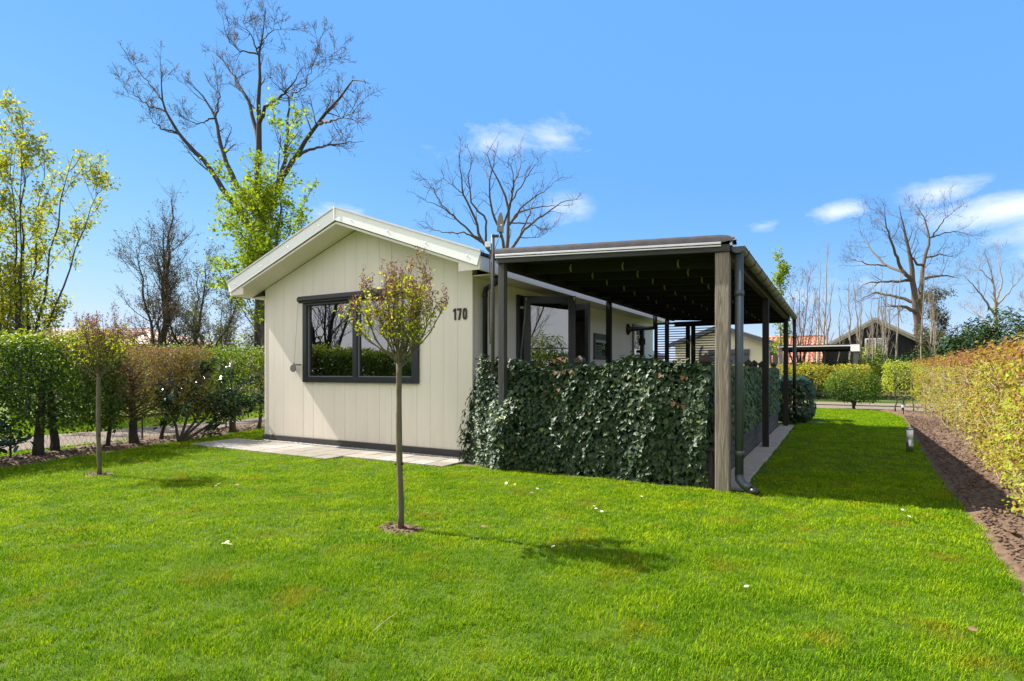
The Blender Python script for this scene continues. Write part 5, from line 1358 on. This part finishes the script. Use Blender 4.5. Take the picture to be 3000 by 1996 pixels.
def tiled_house():
    c = at(445, 1000, 25); ze = 2.45; x1, y0 = c[0], c[1]
    t = thing('tiled_building', 'low building with pinkish tiled roof behind the hornbeam hedge', 'building', (x1 - 5, y0 + 3, 0))
    PK = surf('pink_tiles', (.46, .29, .23), .7, .25, 3, col2=(.55, .38, .31))
    # long side runs along the view towards the left
    d = np.array([-cY, -sY, 0]) * 1.0; d = unit(np.array([-.80, -.30, 0])); n = np.array([-d[1], d[0], 0]); n = n if n[1] > 0 else -n
    A = np.array([x1, y0, 0]); L = 13.0; Dp = 5.5
    def P(a, b, z): q = A + d * a + n * b; return (q[0], q[1], z)
    W = surf('taupe_render', (.28, .25, .21), .85, .1)
    MB().add([P(.5, .5, -.1), P(L, .5, -.1), P(L, Dp - .5, -.1), P(.5, Dp - .5, -.1), P(.5, .5, ze), P(L, .5, ze), P(L, Dp - .5, ze), P(.5, Dp - .5, ze)],
             [(0, 1, 5, 4), (1, 2, 6, 5), (2, 3, 7, 6), (3, 0, 4, 7), (4, 5, 6, 7)]).build('wall', W, t)
    zr = 3.25
    r = MB().add([P(0, 0, ze), P(L, 0, ze), P(L, Dp, ze), P(0, Dp, ze), P(2.4, Dp / 2, zr), P(L, Dp / 2, zr)], [(0, 1, 5, 4), (1, 2, 5), (2, 3, 4, 5), (3, 0, 4), (3, 2, 1, 0)]).build('roof', PK, t)
    pantile_roof(r, P(L, -.02, ze + .05), -d, np.array(P(L, Dp / 2, zr)) - np.array(P(L, 0, ze)), L - 2.2, math.hypot(Dp / 2, zr - ze), 30, 6, PK)
    # tiles on the hipped end, rows get shorter towards the ridge
    for a in range(5):
        f = a / 6; p0 = np.array(P(2.4 * f, Dp / 2 * f, ze + (zr - ze) * f + .04)); p1 = np.array(P(2.4 * f, Dp - Dp / 2 * f, ze + (zr - ze) * f + .04))
        w = np.linalg.norm(p1 - p0); upv = np.array(P(2.4, Dp / 2, zr)) - np.array(P(0, Dp / 2, ze)); q = int(w / .4) or 1
        pantile_roof(r, p1, p0 - p1, upv, w, np.linalg.norm(upv) / 6, q, 1, PK)
    MB().tube([P(2.4, Dp / 2, zr + .04), P(L, Dp / 2, zr + .04)], .10, 8).build('ridge', surf('terracotta_ridge', (.45, .18, .12), .7), r, smooth=True)
    MB().tube([P(0, 0, ze + .04), P(2.4, Dp / 2, zr + .04)], .09, 8).build('hip', PK, r, smooth=True)


tiled_house()

# ------------------------------------------------------------------ garden lights, wire fence, daisies, fallen bits
STEEL = surf('brushed_steel', (.42, .40, .38), .3, .1, 30, (1, 1, .1), metal=.9)
def bollard(x, y, h, r, label):
    t = thing('bollard_light', label, 'garden light', (x, y, 0))
    MB().tube([(x, y, -.02), (x, y, h * .53)], r, 24).build('base', STEEL, t, smooth=True)
    MB().tube([(x, y, h * .53), (x, y, h * .93)], r * .96, 24).build('diffuser', surf('opal_plastic', (.9, .9, .88), .4, .02), t, smooth=True)
    MB().tube([(x, y, h * .93), (x, y, h)], r * 1.02, 24).build('cap', STEEL, t, smooth=True)
bollard(5.44, 4.0, .375, .046, 'steel bollard light with white lamp standing at the lawn edge')
b2 = thing('stake_light', 'small black stake light at the far end of the soil bed', 'garden light', (6.1, 12.9, 0))
MB().tube([(6.1, 12.9, -.02), (6.1, 12.9, .22)], .014, 8).build('stake', PIPEB, b2); MB().tube([(6.1, 12.9, .22), (6.1, 12.9, .31)], [.05, .05], 14).build('lamp_head', surf('stake_glass', (.5, .5, .48), .3), b2); MB().tube([(6.1, 12.9, .31), (6.1, 12.9, .335)], [.06, .03], 14).build('cap', PIPEB, b2)

WIRE = surf('rusty_wire', (.12, .10, .08), .6, .2, metal=.5)
wf = thing('wire_fence', 'low sagging wire mesh fence behind the hornbeam hedge', 'fence', (-6.4, -2, 0))
rng = np.random.default_rng(160); LP = []
for i in range(120):
    y0 = -6 + i * .075
    for s in (-1, 1):
        zz = np.linspace(0, .42, 7); yy = y0 + s * zz * .55
        LP.append(np.stack([x_left(yy) - .72 + .02 * np.sin(zz * 20 + i), yy, zz], 1))
V, F = tubes_arrays(np.array(LP), np.full((len(LP), 7), .0016), 3); big('mesh', V, F, WIRE, wf, stuff=True)
for z in (.42, .02):
    yy = np.linspace(-6, 3.2, 40); MB().tube(np.stack([x_left(yy) - .72, yy, np.full(40, z)], 1), .003, 5).build('wire', WIRE, wf)
for y in (-5, -3.2, -1.1, .9, 2.9): MB().tube([(x_left(y) - .72, y, -.1), (x_left(y) - .72, y, .5)], .014, 8).build('post', BARKD, wf)

PET = surf('daisy_petal', (.8, .8, .78), .6, .03); DCEN = surf('daisy_centre', (.6, .42, .03), .7, .1); DST = surf('daisy_stalk', (.08, .16, .03), .7)
def daisy(px, py, s, rng):
    g_ = at(px, py, FPX * 1.25 / (py - HOR)); x, y = g_[0], g_[1]; z = .045 + rng.uniform(0, .01)
    t = thing('daisy', 'small white daisy open in the mown lawn', 'daisy', (x, y, 0), 'daisies scattered over the lawn')
    MB().tube([(x + .004, y, 0), (x, y, z)], .0012, 5).build('stalk', DST, t)
    m = MB(); tx, ty = rng.normal(0, .25, 2); k = 13
    for i in range(k):
        a = i / k * 6.283; c, s_ = math.cos(a), math.sin(a); w = .22
        pts = []
        for (r, o) in ((.25, 0), (.7, -w), (1.0, 0), (.7, w)):
            dx, dy = (c * r - s_ * o * .6) * s, (s_ * r + c * o * .6) * s; pts.append((x + dx, y + dy, z + dx * tx + dy * ty + .003 * r))
        m.add(pts, [(0, 1, 2, 3)])
    m.build('petals', PET, t)
    MB().tube([(x, y, z), (x, y, z + .004)], [s * .36, s * .22], 9).build('centre', DCEN, t)
rng = np.random.default_rng(170)
for (px, py) in ((1483, 1431), (1508, 1435), (1574, 1447), (1735, 1503), (1746, 1506), (1741, 1500), (1763, 1515), (1776, 1517), (1620, 1622), (1655, 1625), (632, 1436), (640, 1432), (265, 1498), (655, 1613), (672, 1618), (665, 1610), (2644, 1510), (2648, 1527), (2664, 1532), (2186, 1746), (2190, 1741), (1880, 1470)):
    daisy(px, py, .013 + rng.uniform(0, .005), rng)
DRYL = leafmat('fallen_leaf', [(.24, .14, .08), (.30, .19, .12)], .7, .2)
for (px, py, lab) in ((1552, 1456, 'curled brown fallen leaf near the ivy'), (2835, 1870, 'dark fallen leaf near the soil bed corner'), (690, 1432, 'pale fallen leaf near the paving'), (1408, 1558, 'pale leaf scrap on the lawn past the lilac')):
    g_ = at(px, py, FPX * 1.25 / (py - HOR)); t = thing('fallen_leaf', lab, 'leaf', (g_[0], g_[1], .04))
    leaves('blade', np.array([[g_[0], g_[1], .045]]), np.array([[.2, -.5, 1.]]), np.array([[1, .3, .1]]), .045, 'oval', DRYL, t, np.array([.5]), False)
g1 = at(1092, 1880, FPX * 1.25 / (1880 - HOR)); g2 = at(1160, 1828, FPX * 1.25 / (1828 - HOR))
tag(MB().tube([g1 + (0, 0, .045), (g1 + g2) / 2 + (0.0, -.015, .05), g2 + (0, 0, .052)], .0022, 5).build('dry_twig', TWIG), 'thin dry twig lying on the front lawn', 'twig')

# ------------------------------------------------------------------ garden behind the photographer, seen mirrored in the panes
hedge('rear_hedge', 'broad evergreen hedge closing the garden behind the lawn', 'hedge', [(-13, 12, -13.6, -12.4, .05, 2.0, 9000)], GREENB, 'oval', (.09, .16), [(-10 + i * 2.5, -13, .06, 0, 0, 1.5) for i in range(9)], 180, None, 0, ragged=.12, bottom=0)
for i, (x, y, h, lab) in enumerate(((-13.5, -9.5, 8.5, 'bare spreading tree beyond the hornbeam hedge by the rear corner'), (9.5, -15.5, 9, 'bare tree behind the rear evergreen hedge'), (2, -20, 9, 'tall bare tree well behind the rear hedge'), (-22, -14, 9.5, 'bare tree across the drive from the rear corner'))):
    leafy_tree('bare_tree', lab, (x, y), h, 4, 2.8, CATK, BARKD, 500, (.03, .06), 'dia', 190 + i, (22, 1.2, 3.6), (10, .5, 1.5), .22, .10, .2)
for i, (x, y, h, w) in enumerate(((6.5, -11.3, 2.6, 1.4), (8.8, -11.6, 3.0, 1.5), (4.2, -11.8, 2.4, 1.2))):
    bush('garden_conifer', ('golden green conifer before the rear hedge', 'tall green conifer in the rear corner by the spring hedge', 'small conifer before the rear hedge')[i], 'conifer', np.array([x, y, h * .48]), np.array([w, w * .8, h * .55]), 3200, GREENB, 'long', (.1, .2), 196 + i, 3)

# ------------------------------------------------------------------ mown grass
GR = bpy.data.materials.new('grass_blades')
def grass_material():
    nt, N, L = nodes_of(GR); b = N['Principled BSDF']; b.inputs['Roughness'].default_value = .6; b.inputs['Specular IOR Level'].default_value = .1
    g = N.new('ShaderNodeNewGeometry')
    def noise(s, d=4):
        n = N.new('ShaderNodeTexNoise'); n.inputs['Scale'].default_value = s; n.inputs['Detail'].default_value = d; L.new(g.outputs['Position'], n.inputs['Vector']); return n.outputs[0]
    a = N.new('ShaderNodeAttribute'); a.attribute_name = 'v'
    cr = N.new('ShaderNodeValToRGB'); e = cr.color_ramp.elements
    e[0].position = .0; e[0].color = (.066, .172, .002, 1); e[1].position = 1; e[1].color = (.38, .46, .006, 1); m_ = e.new(.5); m_.color = (.18, .325, .002, 1)
    mx = N.new('ShaderNodeMath'); mx.operation = 'MULTIPLY_ADD'; L.new(noise(2.7, 6), mx.inputs[0]); mx.inputs[1].default_value = 1.4; mx.inputs[2].default_value = -.74
    ad = N.new('ShaderNodeMath'); ad.operation = 'MULTIPLY_ADD'; L.new(a.outputs['Fac'], ad.inputs[0]); ad.inputs[1].default_value = 1.0; L.new(mx.outputs[0], ad.inputs[2])
    L.new(ad.outputs[0], cr.inputs[0])
    # ochre mossy patches
    mr = N.new('ShaderNodeMapRange'); L.new(noise(2.3, 6), mr.inputs[0]); mr.inputs[1].default_value = .57; mr.inputs[2].default_value = .70; mr.inputs[4].default_value = .55
    m2 = N.new('ShaderNodeMixRGB'); L.new(mr.outputs[0], m2.inputs[0]); L.new(cr.outputs[0], m2.inputs[1]); m2.inputs[2].default_value = (.30, .21, .012, 1)
    L.new(m2.outputs[0], b.inputs['Base Color'])
    t = N.new('ShaderNodeBsdfTranslucent'); L.new(m2.outputs[0], t.inputs[0]); ms = N.new('ShaderNodeMixShader'); ms.inputs[0].default_value = .4
    L.new(b.outputs[0], ms.inputs[1]); L.new(t.outputs[0], ms.inputs[2]); L.new(ms.outputs[0], N['Material Output'].inputs['Surface'])
grass_material()


def tuft(i, blades, rad, h, w):
    rng = np.random.default_rng(300 + i); V = []; F = []; vv = []
    for b in range(blades):
        a = rng.uniform(0, 6.283); r = rad * math.sqrt(rng.uniform(0, 1)); x, y = r * math.cos(a), r * math.sin(a); hh = h * rng.uniform(.45, 1.1); d = rng.uniform(0, 6.283); le = hh * rng.uniform(.2, .9)
        c, s = math.cos(d), math.sin(d); px, py = -s * w / 2, c * w / 2; n = len(V); wd = rng.uniform(.7, 1.2)
        for t_, k in ((0, 1.), (.55, .85)): 
            V += [(x + c * le * t_ ** 2 - px * k * wd, y + s * le * t_ ** 2 - py * k * wd, hh * t_ * (1 - .15 * t_)), (x + c * le * t_ ** 2 + px * k * wd, y + s * le * t_ ** 2 + py * k * wd, hh * t_ * (1 - .15 * t_))]
        V.append((x + c * le, y + s * le, hh * .85)); F += [(n, n + 1, n + 3, n + 2), (n + 2, n + 3, n + 4)]; vv += [rng.uniform(0, 1)] * 5
    me = bpy.data.meshes.new('grass_tuft'); me.from_pydata(V, [], F); me.update(); me.materials.append(GR)
    at_ = me.attributes.new('v', 'FLOAT', 'POINT'); at_.data.foreach_set('value', np.array(vv, np.float32))
    return bpy.data.objects.new('grass_tuft', me)


def scatter(name, label, P, scl, tufts):
    coll = bpy.data.collections.new(name + '_tufts')
    for o in tufts: coll.objects.link(o)
    me = bpy.data.meshes.new(name); me.vertices.add(len(P)); me.vertices.foreach_set('co', np.asarray(P, np.float32).ravel())
    rng = np.random.default_rng(5)
    a = me.attributes.new('scl', 'FLOAT', 'POINT'); a.data.foreach_set('value', np.asarray(scl, np.float32))
    a = me.attributes.new('rot', 'FLOAT', 'POINT'); a.data.foreach_set('value', rng.uniform(0, 6.283, len(P)).astype(np.float32))
    a = me.attributes.new('pick', 'INT', 'POINT'); a.data.foreach_set('value', rng.integers(0, len(tufts), len(P)).astype(np.int32))
    o = bpy.data.objects.new(name, me); COL.objects.link(o); o['kind'] = 'stuff'; tag(o, label, 'grass')
    ng = bpy.data.node_groups.new(name, 'GeometryNodeTree'); N, L = ng.nodes, ng.links
    ng.interface.new_socket('Geometry', in_out='INPUT', socket_type='NodeSocketGeometry'); ng.interface.new_socket('Geometry', in_out='OUTPUT', socket_type='NodeSocketGeometry')
    gi, go = N.new('NodeGroupInput'), N.new('NodeGroupOutput'); ci = N.new('GeometryNodeCollectionInfo'); ci.inputs['Collection'].default_value = coll; ci.inputs['Separate Children'].default_value = True
    ip = N.new('GeometryNodeInstanceOnPoints'); ip.inputs['Pick Instance'].default_value = True
    def named(nm, tp): n = N.new('GeometryNodeInputNamedAttribute'); n.data_type = tp; n.inputs['Name'].default_value = nm; return n.outputs['Attribute']
    mp = N.new('GeometryNodeMeshToPoints'); L.new(gi.outputs[0], mp.inputs[0]); L.new(mp.outputs[0], ip.inputs['Points']); L.new(ci.outputs[0], ip.inputs['Instance'])
    L.new(named('pick', 'INT'), ip.inputs['Instance Index'])
    cx = N.new('ShaderNodeCombineXYZ'); L.new(named('rot', 'FLOAT'), cx.inputs[2]); L.new(cx.outputs[0], ip.inputs['Rotation']); L.new(named('scl', 'FLOAT'), ip.inputs['Scale'])
    L.new(ip.outputs[0], go.inputs[0])
    md = o.modifiers.new('scatter', 'NODES'); md.node_group = ng
    return o


def grass():
    rng = np.random.default_rng(310)
    parts = [[], [], []]
    def fill(dmin, dmax, dens, k):
        # sample in the wedge the lawn fills
        n = int((24 * 28) * dens); x = rng.uniform(-9, 7, int(16 * 22 * dens)); y = rng.uniform(-6.7, 15.3, len(x))
        f = -sY * (x - CAM[0]) + cY * (y - CAM[1]); r = cY * (x - CAM[0]) + sY * (y - CAM[1])
        m = (f > dmin) & (f <= dmax) & (np.abs(r) < f * .95 + .6); x, y = x[m], y[m]
        m = on_lawn(x, y); parts[k].append(np.stack([x[m], y[m], np.full(m.sum(), -.003)], 1))
    fill(1.7, 4, 1700, 0); fill(4, 7, 900, 1); fill(7, 12, 520, 1); fill(12, 30, 300, 2)
    for k, (bl, rad, h, w, nm) in enumerate(((14, .034, .028, .0028, 'near'), (14, .042, .029, .0040, 'mid'), (14, .058, .036, .0075, 'far'))):
        P = np.concatenate(parts[k]); sc = rng.uniform(.55, 1.3, len(P)) * (1 + .22 * bumpy(P[:, 0] * 2, P[:, 1] * 2, 0, 1.2, 3))
        scatter('grass', ('bright mown grass at the front of the garden', 'bright mown grass before the bungalow and ivy', 'mown grass of the back lawn and hedge foot')[k], P, np.clip(sc, .55, 1.7), [tuft(k * 10 + i, bl, rad, h, w) for i in range(6)])
    # rough verge past the hedge
    n = 9000; x = rng.uniform(-13, -5.7, n); y = rng.uniform(-7, 12, n); m = ((x < x_left(y) - .95) & (x > -6.95)) | (x < -9.35); P = np.stack([x[m], y[m], np.full(m.sum(), -.05)], 1)
    scatter('verge_grass', 'rough grass beside the gravel drive behind the hedge', P, rng.uniform(1, 2.4, len(P)), [tuft(40 + i, 14, .09, .05, .008) for i in range(4)])
    # ragged blades along borders
    

grass()
